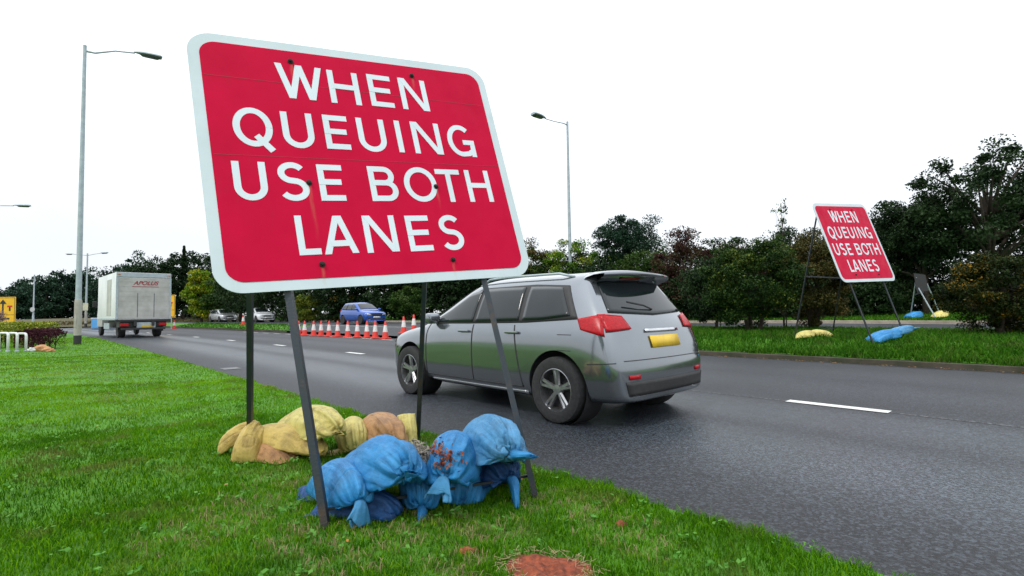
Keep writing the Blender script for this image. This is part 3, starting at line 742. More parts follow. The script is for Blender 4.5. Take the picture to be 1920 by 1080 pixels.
sack_folded = settle_bag(seed=5, W=.43, L=.66, vol=.56, rail=[(0, .09, .13)], z0=.38, tie=.84, xo=.02, hold=.05, neckr=.024, rho=8)

def sandbag(A, B, r, mat, label, cat='sandbag', group=None, seed=0, tall=1.0, sag=0., tail=None, taillen=.12, square=False, flatend=.5, ns=90, nv=120, pleat=1.0, tailmat=None, up=None, neckt=.66, shape=None, wide=1.0, roll=0.):
    A = Vector(A); B = Vector(B); L = (B-A).length; d = (B-A).normalized()
    side = d.cross(Vector((0, 0, 1)) if up is None else Vector(up)).normalized(); upv = side.cross(d)
    if roll: qm = Matrix.Rotation(rad(roll), 3, d); side = qm @ side; upv = qm @ upv
    root = empty('sandbag', ((A+B)/2), 0, label, cat, group); O = (A+B)/2
    rg = random.Random(seed*13+5); ph = [rg.uniform(0, 6.28) for _ in range(12)]; fr = [rg.randint(6, 9), rg.randint(10, 14), rg.randint(16, 21), rg.randint(24, 30)]
    Z = (shape if shape is not None else sack_lying).copy()
    if seed % 2: Z[..., 1] *= -1; Z = Z[:, ::-1]
    big = ns > 50
    if not big: Z = Z[::2, ::2]
    nr, nv = Z.shape[:2]; ns = nr-1
    zc = (Z[..., 2].max()+Z[..., 2].min())/2; wy = r/.15*.82*wide; wz = r/.15*1.25*tall
    tie_z = Z[-1, :, 2].mean(); tt = np.linspace(0, 1, nr)[:, None]
    zz = (Z[..., 2]-zc)*wz-(tie_z-zc)*wz*tt**2
    dv, sv, uv = (np.array(q) for q in (d, side, upv))
    Pn = np.array(A-O)+Z[..., 0:1]*L*dv+(Z[..., 1:2]*wy)*sv+zz[..., None]*uv
    du = np.roll(Pn, -1, 1)-np.roll(Pn, 1, 1); dt_ = np.gradient(Pn, axis=0); N = np.cross(du, dt_); N /= np.linalg.norm(N, axis=-1, keepdims=True)+1e-9
    if ((Pn-Pn.mean((0, 1)))*N).sum() < 0: N = -N
    v = np.linspace(0, 2*pi, nv, endpoint=False)[None]; t = tt
    pl = 0
    for j, f in enumerate(fr):
        s_ = np.abs(np.sin((f*v+ph[j]+.9*np.sin(2*v+ph[j+4])+1.5*(1-t)*sin(ph[j+5]))/2))
        pl = pl+(.5, .40, .30, .2)[j]*(1-2*s_**.6)*ss((t-(.12+.15*j))/.5)
    env = ss((t-.15)/.5)*np.clip((1-t)/.07+.12, 0, 1)
    disp = -np.abs(pl)*.5*0+pl*r*.115*env*pleat
    nn = np.zeros((nr, nv))
    for i_ in range(nr):
        for k_ in range(nv):
            p = Pn[i_, k_]; q = Vector((p[0]*6+seed*3.7, p[1]*6, p[2]*6)); cv = abs(noise.noise(q*1.3+Vector((9, 2, 4)))); c2 = abs(noise.noise(q*2.6))
            nn[i_, k_] = noise.noise(q*.8)*.10-max(0, 1-cv*9)**1.5*.04-max(0, 1-c2*8)**1.5*.015
    disp = disp+nn*r*np.clip((1-t)/.1, 0, 1)*np.clip(t/.05+.3, 0, 1)
    Pn = Pn+N*disp[..., None]
    cvec = (np.cos(v)+0*t)*1.1+seed*3; svec = (np.sin(v)+0*t)*1.1
    BC = np.stack([cvec, svec, t*.55+0*v], -1).reshape(-1, 3)
    P = [[Vector(p) for p in row] for row in Pn]
    # settle on the ground
    lowest = 0
    for row in P:
        for q_ in row:
            g = gz(q_.x+O.x, q_.y+O.y)-O.z+.012
            if q_.z < g: q_.z = g-(.004 if q_.z < g-.01 else 0)
    V = [p for row in P for p in row]; n = nv
    fs = [(i*n+k, i*n+(k+1) % n, (i+1)*n+(k+1) % n, (i+1)*n+k) for i in range(ns) for k in range(n)]
    fs += [tuple(range(n))[::-1], tuple(ns*n+k for k in range(n))]
    m = MB(); m.add(V, fs); bo = m.build('bag_body', mat, root, smooth=True)
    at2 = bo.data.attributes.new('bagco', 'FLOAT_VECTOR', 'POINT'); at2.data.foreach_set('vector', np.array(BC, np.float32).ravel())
    if tail is not False:
        td = Vector(tail).normalized() if tail is not None else (d+Vector((0, 0, -.5))).normalized()
        tl = taillen; sd = td.cross(Vector((.2, .3, 1))).normalized(); ud = sd.cross(td)
        rows = []; C0 = B-O-d*.01
        for i in range(15):
            t = i/14; q = r*.115*(1-t)+t**.8*(tl*.58); fl = .22+.78*(1-t)**2
            c = C0+(d*(1-t)*.5+td*(.5+.5*t)).normalized()*tl*t*(1-.1*t)
            row = []
            for k in range(41):
                v = 2*pi*k/40
                ruf = 1+.20*sin(3*v+ph[0])*t+.14*sin(7*v+ph[1])*t+.08*sin(12*v+ph[2])*t
                row.append(c+(sd*cos(v)+ud*sin(v)*fl)*q*ruf+td*(.16*tl*t*sin(2*v+ph[3])+.06*tl*t*sin(5*v+ph[4])))
            rows.append(row)
        m = MB(); m.grid(rows); o = m.build('tied_end', tailmat or mat, root, smooth=True, fix=False)
        sm = o.modifiers.new('thick', 'SOLIDIFY'); sm.thickness = .002
        m = MB(); T = []
        for k in range(21):
            v = 2*pi*k/20; T.append(C0+d*.004+(side*cos(v)+upv*sin(v))*r*.135)
        m.tube(T, .0035, 6, cap=False); m.build('cable_tie', M['tie'], root, smooth=True)
    return root
GB = 'blue sandbags piled on the front of the near sign frame'; GY = 'yellow sandbags weighing down the back of the near sign frame'
b = M['bag_blue']; bp = M['bag_pale']; bd = M['bag_dark']; by_ = M['bag_yellow']; bl = M['bag_lemon']; bt = M['bag_tan']
D_ = Vector((0, -.35, -1))
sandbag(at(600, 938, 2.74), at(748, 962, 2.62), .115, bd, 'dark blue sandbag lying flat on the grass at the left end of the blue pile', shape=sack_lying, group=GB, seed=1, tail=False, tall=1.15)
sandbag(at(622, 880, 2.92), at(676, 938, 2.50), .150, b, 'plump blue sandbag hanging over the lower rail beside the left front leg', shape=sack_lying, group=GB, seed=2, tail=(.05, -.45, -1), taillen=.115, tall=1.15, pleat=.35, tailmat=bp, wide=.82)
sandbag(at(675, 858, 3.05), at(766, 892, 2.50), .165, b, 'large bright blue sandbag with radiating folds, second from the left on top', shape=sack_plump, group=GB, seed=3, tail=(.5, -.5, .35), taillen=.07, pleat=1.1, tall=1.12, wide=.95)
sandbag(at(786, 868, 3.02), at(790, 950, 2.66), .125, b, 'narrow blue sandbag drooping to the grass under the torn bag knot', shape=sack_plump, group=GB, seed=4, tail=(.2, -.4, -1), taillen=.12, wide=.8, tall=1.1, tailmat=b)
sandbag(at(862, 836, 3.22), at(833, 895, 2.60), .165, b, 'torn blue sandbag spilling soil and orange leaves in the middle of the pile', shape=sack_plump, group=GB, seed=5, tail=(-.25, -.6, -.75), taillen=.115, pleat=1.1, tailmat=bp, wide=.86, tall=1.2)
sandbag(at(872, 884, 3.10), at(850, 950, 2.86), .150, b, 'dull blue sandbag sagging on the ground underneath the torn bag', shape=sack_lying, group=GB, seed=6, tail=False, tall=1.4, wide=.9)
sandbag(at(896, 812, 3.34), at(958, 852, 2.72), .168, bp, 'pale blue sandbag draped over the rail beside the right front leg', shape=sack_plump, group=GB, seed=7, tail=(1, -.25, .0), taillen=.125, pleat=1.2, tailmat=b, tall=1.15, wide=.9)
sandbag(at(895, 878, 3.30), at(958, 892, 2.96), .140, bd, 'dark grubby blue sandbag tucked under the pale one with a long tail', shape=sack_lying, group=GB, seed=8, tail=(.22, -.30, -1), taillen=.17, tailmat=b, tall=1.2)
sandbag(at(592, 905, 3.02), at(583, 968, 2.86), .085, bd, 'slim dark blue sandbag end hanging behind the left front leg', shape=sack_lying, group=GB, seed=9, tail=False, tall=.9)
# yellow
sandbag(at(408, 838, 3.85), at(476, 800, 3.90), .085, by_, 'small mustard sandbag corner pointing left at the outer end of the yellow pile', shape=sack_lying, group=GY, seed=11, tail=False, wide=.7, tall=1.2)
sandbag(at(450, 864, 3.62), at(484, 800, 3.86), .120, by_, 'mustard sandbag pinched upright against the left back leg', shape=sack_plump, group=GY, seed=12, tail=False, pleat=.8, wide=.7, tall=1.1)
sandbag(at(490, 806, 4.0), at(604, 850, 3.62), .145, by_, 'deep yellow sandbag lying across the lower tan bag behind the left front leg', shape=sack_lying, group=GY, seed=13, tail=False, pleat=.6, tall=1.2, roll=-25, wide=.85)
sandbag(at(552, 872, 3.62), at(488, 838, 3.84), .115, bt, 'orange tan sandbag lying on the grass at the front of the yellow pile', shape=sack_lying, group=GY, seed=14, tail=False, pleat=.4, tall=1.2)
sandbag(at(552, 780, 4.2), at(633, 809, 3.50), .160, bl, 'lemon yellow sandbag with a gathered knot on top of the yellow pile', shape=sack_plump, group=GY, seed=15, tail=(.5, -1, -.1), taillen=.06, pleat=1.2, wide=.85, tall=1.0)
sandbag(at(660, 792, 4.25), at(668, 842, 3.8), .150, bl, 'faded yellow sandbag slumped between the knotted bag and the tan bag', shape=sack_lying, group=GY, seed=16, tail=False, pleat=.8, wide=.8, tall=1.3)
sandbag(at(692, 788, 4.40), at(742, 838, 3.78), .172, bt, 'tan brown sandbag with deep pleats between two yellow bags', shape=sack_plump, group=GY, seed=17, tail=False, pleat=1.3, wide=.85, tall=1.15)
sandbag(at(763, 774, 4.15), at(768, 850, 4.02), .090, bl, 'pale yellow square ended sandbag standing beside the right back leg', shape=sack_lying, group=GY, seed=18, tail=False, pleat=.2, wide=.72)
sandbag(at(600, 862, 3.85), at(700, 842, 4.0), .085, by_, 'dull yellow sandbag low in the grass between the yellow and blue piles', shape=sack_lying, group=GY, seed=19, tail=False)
# spilled contents: straw-like sand clods and leaf bits
rg = random.Random(3); m = MB()
c0 = at(776, 836, 2.90); c1 = at(792, 858, 2.76)
for k in range(260):
    p = c0.lerp(c1, rg.random())+Vector((rg.gauss(0, .030), rg.gauss(0, .03), rg.gauss(0, .018)))
    a = Vector((rg.gauss(0, 1), rg.gauss(0, 1), rg.gauss(0, .6))).normalized(); l = rg.uniform(.008, .028)
    m.tube([p-a*l, p+a*l*.3+Vector((0, 0, rg.gauss(0, .004))), p+a*l], rg.uniform(.0012, .0045), 5)
M['clod'] = mk('clod', (.34, .29, .22), (.16, .14, .12), 60, .9)
o = m.build('spilled_debris', M['clod']); tag(o, 'clump of greyish dried roots and soil spilled between the blue bags', 'debris', kind='stuff')
dg = bpy.context.evaluated_depsgraph_get
lx = []; ly = []; lz = []
M['litter'] = leafmat('litter', [(.16, .04, .025), (.32, .08, .04), (.28, .16, .10), (.12, .06, .05)], .1)
bagB = [o for o in bpy.data.objects if o.name.startswith('sandbag') and o.get('label', '').startswith('torn')][0]
body = bagB.children[0]; me = body.data
bvh = BVHTree.FromPolygons([v.co+bagB.location for v in me.vertices], [p.vertices[:] for p in me.polygons])
for k in range(200):
    px, py = (rg.gauss(815, 14), rg.gauss(842, 8)) if k < 110 else ((rg.gauss(846, 12), rg.gauss(858, 12)) if k < 160 else (rg.gauss(829, 7), rg.gauss(868, 8)))
    dr = (at(px, py, 3)-Vector((0, 0, CH))).normalized(); h_ = bvh.ray_cast(Vector((0, 0, CH)), dr)
    if h_[0] is not None:
        q = h_[0]-dr*.012+Vector((0, 0, .004)); lx.append(q.x); ly.append(q.y); lz.append(q.z)
o = leafcards('leaf_debris', np.array(lx), np.array(ly), np.array(lz), RN.uniform(.014, .032, len(lx)), .7, M['litter'], 12)
tag(o, 'rust coloured leaf scraps scattered over the torn blue sandbag', 'leaf debris', kind='stuff')
# bags at the second and third sign
kw = dict(ns=40, nv=48)
GM = 'sandbags at the sign on the central reservation'
g = lambda x, y, Y, up: Vector((at(x, y, Y).x, at(x, y, Y).y, gz(at(x, y, Y).x, at(x, y, Y).y)+up))
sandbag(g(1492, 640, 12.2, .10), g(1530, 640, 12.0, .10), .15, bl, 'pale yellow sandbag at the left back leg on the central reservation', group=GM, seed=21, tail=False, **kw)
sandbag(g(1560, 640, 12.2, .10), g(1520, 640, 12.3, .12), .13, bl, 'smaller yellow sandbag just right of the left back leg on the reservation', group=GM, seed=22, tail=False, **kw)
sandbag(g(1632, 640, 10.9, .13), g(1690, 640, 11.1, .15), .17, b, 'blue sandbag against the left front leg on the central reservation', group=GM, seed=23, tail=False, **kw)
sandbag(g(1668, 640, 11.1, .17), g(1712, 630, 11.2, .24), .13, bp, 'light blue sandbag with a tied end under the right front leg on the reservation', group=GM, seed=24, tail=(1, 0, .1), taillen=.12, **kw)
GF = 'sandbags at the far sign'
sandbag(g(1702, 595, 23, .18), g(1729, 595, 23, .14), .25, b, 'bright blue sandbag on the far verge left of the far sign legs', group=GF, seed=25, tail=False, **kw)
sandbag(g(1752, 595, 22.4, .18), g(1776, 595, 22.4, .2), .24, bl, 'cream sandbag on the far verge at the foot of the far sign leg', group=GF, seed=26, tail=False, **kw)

# ------------------------------------------------------------------ lamp columns
def lamp(base, H, arms, label, head=.85, rbase=.105, low=1.7, black=.48, extra=None, group='street lamps along the road', armdrop=0.25, r2=.07, hs=1.25):
    r = empty('street_lamp', base, 0, label, 'street lamp', group)
    m = MB(); m.lathe([(rbase*.98, -.2), (rbase, black+.002)], n=20); m.build('painted_base', M['black'], r, autos=40)
    m = MB(); m.lathe([(rbase-.002, black+.002), (rbase-.003, low), (r2+.01, low+.09)], n=20)
    m.box((0, -rbase+.006, black+.55), (.085, .02, .5), bev=.004); m.build('lower_column', M['column'], r, autos=40)
    m = MB(); m.lathe([(r2+.01, low+.09), (r2, low+.1), (r2*.62, H-.35), (r2*.62, H)], n=16); m.build('column', M['galv'], r, autos=40)
    for dx, dy, L in arms:
        a = Vector((dx, dy, 0)).normalized(); p0 = Vector((0, 0, H-.22)); up = armdrop
        m = MB(); m.tube([p0, p0+a*L*.2+Vector((0, 0, .02)), p0+a*L*.6+Vector((0, 0, up*.5)), p0+a*L+Vector((0, 0, up*.7))], [.042, .034, .028, .028], 8); m.build('arm', M['galv'], r, smooth=True)
        e = p0+a*(L-.03)+Vector((0, 0, up*.7)); sd = Vector((-a.y, a.x, 0)); hl = head
        rows = []
        for i in range(13):
            t = i/12; wd = .15*hs*(sin(min(1, t*1.25+.12)*pi/2))*(1 if t < .93 else .82); hh = .085*hs*sin(min(1, t*1.8+.2)*pi/2)*(1 if t < .93 else .75)
            rows.append([e+a*hl*t+sd*wd*cos(v)+Vector((0, 0, .03+hh*sin(v)*(1 if sin(v) > 0 else .25)+up*.08*t)) for v in [2*pi*k/20 for k in range(21)]])
        m = MB(); m.grid(rows); m.add(rows[0][:20], [tuple(range(20))]); m.add(rows[-1][:20], [tuple(range(20))]); hd = m.build('lamp_head', M['galv'], r, smooth=True)
        rows = []
        for i in range(9):
            t = .22+.72*i/8; wd = .13*hs*sin(min(1, (i/8)*2.5+.25)*pi/2)*(1 if i < 8 else .6)
            rows.append([e+a*hl*t+sd*wd*cos(v)+Vector((0, 0, .012-.065*hs*abs(sin(v))*(1 if 0 < i < 8 else .3)+up*.08*t)) for v in [pi*k/10 for k in range(11)]])
        m = MB(); m.grid(rows); m.build('lens', M['lamp_lens'], hd, smooth=True, fix=False)
    if extra: extra(r)
    return r
def lampH(x, y, p): return at(x, y, p.y).z-p.z
nrm = (CA, SA)
pb = gp(145, 643, 19.3)
lamp(pb, lampH(165, 85, pb), [(CA, SA, 1.55)], 'tall grey street lamp with black base band on the left lawn', rbase=.120, low=1.62, black=.36, armdrop=.62, r2=.095, head=.95)
pb = gp(1071, 600, 32)
lamp(pb, lampH(1062, 228, pb), [(-CA, -SA, 2.0)], 'street lamp with arm pointing left rising behind the bushes in the middle', head=1.1, r2=.115, armdrop=-.12, hs=1.7)
def ext_sq(r):
    m = MB(); m.box((0, -.11, 2.35), (.6, .05, .85), bev=.03); m.build('notice_plate', mk('notice_plate', (.55, .55, .38), (.4, .4, .3), 3, .6), r)
pb = gp(161, 600, 58)
lamp(pb, lampH(166, 475, pb), [(-1, .15, 1.9), (1, -.1, 1.6)], 'distant twin armed lamp column carrying a square notice, left of the lorry', head=.9, r2=.11, rbase=.13, extra=ext_sq)
def ext_rd(r):
    m = MB(); m.lathe([(.28, -.02), (.28, .02)], (0, -.14, 2.2), axis='y', n=24); m.build('round_sign', mk('round_plate', (.5, .52, .52), None, 3, .5), r)
pb = gp(62, 605, 62)
p0_ = empty('lamp_column', pb, 0, 'distant plain column with a round plate behind the yellow arrow sign', 'lamp column')
m = MB(); m.lathe([(.12, -.2), (.11, 1.5), (.08, 1.6), (.06, lampH(64, 515, pb))], n=12); m.build('column', M['galv'], p0_, autos=40); ext_rd(p0_)
pb = gp(-60, 620, 34)
lamp(pb, lampH(-40, 380, pb), [(.9, .43, 2.1)], 'street lamp at the left edge showing only its flat head', head=.9)

# ------------------------------------------------------------------ cones
def cone_parts(base, label, group):
    r = empty('traffic_cone', base, 0, label, 'traffic cone', group)
    m = MB(); m.box((0, 0, .025), (.38, .38, .05), bev=.02); m.lathe([(.140, .05), (.108, .30)], n=20); m.build('cone_base', M['cone_red'], r, autos=40)
    m = MB(); m.lathe([(.108, .302), (.062, .60)], n=20); m.build('reflective_sleeve', M['cone_white'], r, autos=40)
    m = MB(); m.lathe([(.062, .602), (.034, .77), (.024, .79)], n=20); m.build('cone_tip', M['cone_red'], r, autos=40)
    return r
cxs = [560, 571, 588, 602, 617, 633, 652, 670, 688, 703.5, 722.5, 757, 776]
cys = [624, 624, 625, 625, 626, 627, 627.5, 628, 628.5, 629, 631, 629, 628]
ORD = ['first', 'second', 'third', 'fourth', 'fifth', 'sixth', 'seventh', 'eighth', 'ninth', 'tenth', 'eleventh', 'twelfth', 'last']
cone0 = None
def put_cone(p, lab, gr, rz=0):
    global cone0
    if cone0 is None: cone0 = cone_parts(p, lab, gr); return cone0
    c = copy_tree(cone0); c.location = p; c['label'] = lab; c['group'] = gr; c.rotation_euler.z = rz; return c
for i, (x, y) in enumerate(zip(cxs, cys)):
    Yc = 27.5-5*(x-560)/165 if x < 740 else 23.5
    p = at(x, y, Yc); p.z = gz(p.x, p.y); put_cone(p, f'{ORD[i]} orange and white traffic cone from the left in the row before the blue car', 'row of cones across the central gap', random.random())
for x, Yc, lab in ((466, 38, 'lone orange traffic cone on the grass in front of the white cars'), (36, 42, 'small distant traffic cone above the clipped hedge beside the yellow sign'), (327, 47, 'orange traffic cone at the foot of the yellow sign behind the lorry'), (456, 41, 'faint traffic cone on the grass right of the lone cone before white cars')):
    p = gp(x, 600, Yc); put_cone(p, lab, 'cones further off', .4)
# ------------------------------------------------------------------ cars
def pchip(xs, ys, x):
    for i in range(len(xs)-1):
        if x <= xs[i+1]: break
    t = (x-xs[i])/(xs[i+1]-xs[i]); t = min(max(t, 0), 1); return ys[i]+(ys[i+1]-ys[i])*t
def make_car(name, label, L, wd, H, paint, wheel_r=.32, front_view=False, estate=False, detail=True, rail=False):
    """x forward from the rear bumper, y left, z up; origin on the ground at the rear bumper centre"""
    root = empty(name, (0, 0, 0), 0, label, 'car')
    k = L/4.3; w = wd/1.8; hz = H/1.5
    xr, xf = .75*k, (4.3-.88)*k
    def ring(xs, ys, zs): return [Vector((x*k, y*w, z*hz)) for x, y, z in zip(xs, ys, zs)]
    Y0 = [0, .35, .70, .86, .895, .89, .855, .66, .48, .24, 0]
    R = []
    ro = .30 if estate else .52
    # rear face ring (bumper .. hatch .. roof lip)
    R.append(ring([.03, .02, .02, .05, .04, .13, .17, ro, ro-.05, ro-.07, ro-.08], [0, .35, .66, .74, .77, .76, .72, .60, .46, .24, 0], [.26, .26, .27, .33, .58, .84, .97, 1.385, 1.43, 1.45, 1.455]))
    R.append(ring([.05, .05, .06, .14, .14, .22, .27, ro+.08, ro, ro-.02, ro-.03], [0, .35, .70, .83, .865, .85, .80, .635, .475, .24, 0], [.22, .22, .22, .28, .57, .85, .975, 1.405, 1.455, 1.475, 1.48]))
    for x, dz, yr in ((.5, 0, 1), (.75, 0, 1), (1.05, 0, 1.005), (1.5, 0, 1.01), (2.0, 0, 1.01)):
        xo = max(x, ro+.12) if x < .6 else x
        rz_ = 1.0+.012*sin(min(1, x/2)*pi*.5)
        R.append(ring([x]*6+[x]+[xo]*4, [y*yr for y in Y0], [.19, .19, .19, .23, .55, .84, .945 if x > .6 else .96, 1.395*rz_, 1.455*rz_, 1.482*rz_, 1.49*rz_]))
    R.append(ring([2.45]*7+[2.30, 2.28, 2.24, 2.22], Y0, [.19, .19, .19, .23, .54, .82, .925, 1.385, 1.44, 1.47, 1.478]))
    R.append(ring([2.85]*7+[2.78, 2.76, 2.74, 2.72], Y0, [.19, .19, .19, .23, .53, .80, .905, 1.16, 1.21, 1.235, 1.24]))
    R.append(ring([3.18]*7+[3.2, 3.22, 3.22, 3.22], [0, .35, .7, .86, .89, .88, .84, .74, .52, .26, 0], [.19, .19, .19, .23, .53, .78, .88, .935, .965, .985, .99]))
    R.append(ring([3.32]*11, [0, .35, .7, .86, .89, .88, .835, .74, .52, .26, 0], [.19, .19, .19, .23, .53, .77, .86, .905, .93, .945, .95]))
    R.append(ring([3.65]*11, [0, .35, .7, .86, .885, .87, .82, .72, .5, .25, 0], [.19, .19, .19, .24, .53, .74, .82, .87, .895, .91, .915]))
    R.append(ring([4.0, 4.0, 4.0, 3.95, 3.95, 3.95, 3.96, 3.98, 4.0, 4.02, 4.02], [0, .35, .68, .81, .85, .83, .77, .68, .48, .24, 0], [.19, .19, .19, .25, .53, .70, .76, .80, .82, .835, .84]))
    R.append(ring([4.24, 4.22, 4.13, 4.05, 4.08, 4.07, 4.07, 4.10, 4.16, 4.2, 4.21], [0, .33, .60, .70, .73, .71, .68, .60, .42, .22, 0], [.22, .22, .23, .29, .50, .63, .685, .715, .73, .74, .745]))
    n = 11; nr = len(R); V = []; idx = {}
    def vid(key, co):
        if key not in idx: idx[key] = len(V); V.append(co)
        return idx[key]
    def g(i, j, sgn):
        co = R[i][j].copy()
        if j in (0, 10): return vid((i, j, 0), co)
        co.y *= sgn; return vid((i, j, sgn), co)
    fs = []
    for i in range(nr-1):
        for j in range(n-1):
            fs.append((g(i, j, 1), g(i+1, j, 1), g(i+1, j+1, 1), g(i, j+1, 1)))
            fs.append((g(i, j+1, -1), g(i+1, j+1, -1), g(i+1, j, -1), g(i, j, -1)))
    for i, bul in ((0, -.05), (nr-1, .07)):      # end caps
        def c(kk, col):
            if kk == 8: return [g(i, 8, 1), g(i, 9, 1), g(i, 10, 1), g(i, 9, -1), g(i, 8, -1)][col]
            if kk == 2: return [g(i, 2, 1), g(i, 1, 1), g(i, 0, 1), g(i, 1, -1), g(i, 2, -1)][col]
            if col in (0, 4): return g(i, kk, 1 if col == 0 else -1)
            p = R[i][kk].copy(); yy = p.y; p.y = (.5, 0, -.5)[col-1]*yy; p.x += bul*k*(1 if col == 2 else .75)
            return vid((i, kk, 'c', col), p)
        for kk in range(2, 8):
            for col in range(4): fs.append((c(kk, col), c(kk, col+1), c(kk+1, col+1), c(kk+1, col)))
    m = MB(); m.add(V, fs); body = m.build('body', paint, root, smooth=True)
    md = body.modifiers.new('s', 'SUBSURF'); md.levels = md.render_levels = 3 if detail else 2
    cut = MB()
    for x in (xr, xf):
        for sg in (1, -1): cut.lathe([(wheel_r+.055, sg*(.56 if sg > 0 else .56)*w), (wheel_r+.055, sg*1.3)], (x, 0, wheel_r+.01), axis='y', n=40)
    co = cut.build('cutter', M['trim']); bm_ = body.modifiers.new('b', 'BOOLEAN'); bm_.object = co; bm_.operation = 'DIFFERENCE'; bm_.solver = 'EXACT'
    bpy.context.view_layer.update()
    ev = body.evaluated_get(bpy.context.evaluated_depsgraph_get()); me = bpy.data.meshes.new_from_object(ev)
    body.modifiers.clear(); body.data = me; me.materials.clear(); me.materials.append(paint)
    bpy.data.objects.remove(co)
    bm = bmesh.new(); bm.from_mesh(me)
    for f in bm.faces: f.smooth = True; f.material_index = 0
    for e in bm.edges:
        if len(e.link_faces) == 2 and e.calc_face_angle(0) > rad(50): e.smooth = False
    bm.to_mesh(me); bm.free()
    bvh = BVHTree.FromPolygons([v.co.copy() for v in me.vertices], [p.vertices[:] for p in me.polygons])
    def proj(side, a, b, off):
        if side in 'LR':
            sg = 1 if side == 'L' else -1; h = bvh.ray_cast(Vector((a, sg*2, b)), Vector((0, -sg, 0))); 
        elif side == 'B': h = bvh.ray_cast(Vector((-2, a, b)), Vector((1, 0, 0)))
        elif side == 'F': h = bvh.ray_cast(Vector((8, a, b)), Vector((-1, 0, 0)))
        else: h = bvh.ray_cast(Vector((a, b, 4)), Vector((0, 0, -1)))
        if h[0] is None: return None
        return h[0]+h[1]*off
    def decal(nm, side, lo, hi, mat, off=.005, nu=24, nv_=8, parent=None):
        """lo/hi: lists of (a,b) along bottom and top edge"""
        def samp(pl, t):
            q = t*(len(pl)-1); i = min(int(q), len(pl)-2); f = q-i
            return (pl[i][0]+(pl[i+1][0]-pl[i][0])*f, pl[i][1]+(pl[i+1][1]-pl[i][1])*f)
        P = []; last = Vector((0, 0, 0))
        for i in range(nu+1):
            A_, B_ = samp(lo, i/nu), samp(hi, i/nu); row = []
            for j in range(nv_+1):
                f = j/nv_; q = proj(side, A_[0]+(B_[0]-A_[0])*f, A_[1]+(B_[1]-A_[1])*f, off)
                if q is None: q = last.copy()
                last = q; row.append(q)
            P.append(row)
        mm = MB(); mm.grid(P); o = mm.build(nm, mat, parent or root, smooth=True, fix=False)
        sm = o.modifiers.new('t', 'SOLIDIFY'); sm.thickness = .008; sm.offset = 0
        return o
    K = lambda pts: [(x*k, z*hz) for x, z in pts]
    KB = lambda pts: [(y*w, z*hz) for y, z in pts]
    sides = 'LR'
    for sd in sides:
        # glasshouse: dark surround, then panes
        decal('window_surround', sd, K([(.50, 1.0), (1.2, .965), (2.2, .95), (3.02, .945)]), K([(.72, 1.335), (1.2, 1.365), (2.1, 1.36), (2.98, .965)]), M['trim'], .003, 30, 8)
        decal('side_window', sd, K([(1.30, .985), (1.75, .975), (2.02, .97)]), K([(1.34, 1.34), (1.75, 1.345), (2.02, 1.34)]), M['glass'], .011, 16, 8)
        decal('side_window', sd, K([(2.08, .97), (2.5, .965), (2.88, .962)]), K([(2.08, 1.335), (2.28, 1.30), (2.86, .985)]), M['glass'], .011, 16, 8)
        decal('quarter_window', sd, K([(.60, 1.03), (.95, .995), (1.24, .985)]), K([(.80, 1.315), (1.0, 1.33), (1.26, 1.34)]), M['glass'], .011, 12, 8)
        # sill trim and door seams
        decal('sill_trim', sd, K([(1.18, .215), (3.0, .215)]), K([(1.18, .262), (3.0, .262)]), M['chrome'] if detail else M['trim'], .006, 20, 2)
        if detail:
            for xx in (1.22, 2.05, 3.02):
                decal('door_seam', sd, K([(xx, .30), (xx-.006 if xx != 1.22 else xx+.12, .94)]), K([(xx+.011, .30), (xx+.006 if xx != 1.22 else xx+.131, .94)]), M['trim'], .0015, 14, 1)
            decal('door_seam', sd, K([(1.24, .30), (3.0, .30)]), K([(1.24, .311), (3.0, .311)]), M['trim'], .0015, 20, 1)
            decal('bumper_seam', sd, K([(.10, .60), (.36, .585)]), K([(.10, .609), (.36, .594)]), M['trim'], .0015, 12, 1)
            for q0, q1 in (((.55, .70), (.72, .70)), ((.55, .85), (.72, .85))): decal('fuel_flap_seam', sd, K([q0, q1]), K([(q0[0], q0[1]+.006), (q1[0], q1[1]+.006)]), M['trim'], .0015, 6, 1)
            for xx in (1.36, 2.2):
                mm = MB(); q = proj(sd, xx*k, .86*hz, .02); mm.box(q, (.2, .03, .03), bev=.012); mm.build('door_handle', paint, root)
        mm = MB(); q = proj(sd, 2.86*k, .955*hz, .10); mm.box(q, (.13, .20, .14), bev=.05); mm.build('wing_mirror', paint, root, autos=60)
        if rail:
            sgn = 1 if sd == 'L' else -1
            pts = []
            for i in range(9):
                x = (.75+1.5*i/8)*k; q = proj('T', x, sgn*.56*w, .045 if 0 < i < 8 else .0); pts.append(q)
            mm = MB(); mm.tube(pts, .014, 8); mm.build('roof_rail', M['galv'], root, smooth=True)
        # lights
        sg = 1 if sd == 'L' else -1
        decal('tail_light', 'B', [(sg*.50*w, .90*hz), (sg*.79*w, .88*hz)], [(sg*.52*w, 1.04*hz), (sg*.71*w, 1.06*hz)] if False else [(sg*.54*w, 1.02*hz), (sg*.76*w, 1.04*hz)], M['redlens'], .012, 10, 6)
        decal('tail_light', sd, K([(.20, .84), (.44, .90)]), K([(.27, 1.04), (.50, 1.0)]), M['redlens'], .012, 8, 6)
        decal('headlight', 'F', [(sg*.42*w, .62*hz), (sg*.70*w, .64*hz)], [(sg*.46*w, .70*hz), (sg*.72*w, .745*hz)], M['lens'], .010, 10, 6)
        decal('fog_light', 'F', [(sg*.50*w, .36*hz), (sg*.64*w, .36*hz)], [(sg*.50*w, .44*hz), (sg*.64*w, .44*hz)], M['trim'], .008, 6, 4)
    decal('rear_window', 'B', KB([(-.66, 1.06), (0, 1.03), (.66, 1.06)]), KB([(-.54, 1.36), (0, 1.39), (.54, 1.36)]), M['glass'], .008, 24, 10)
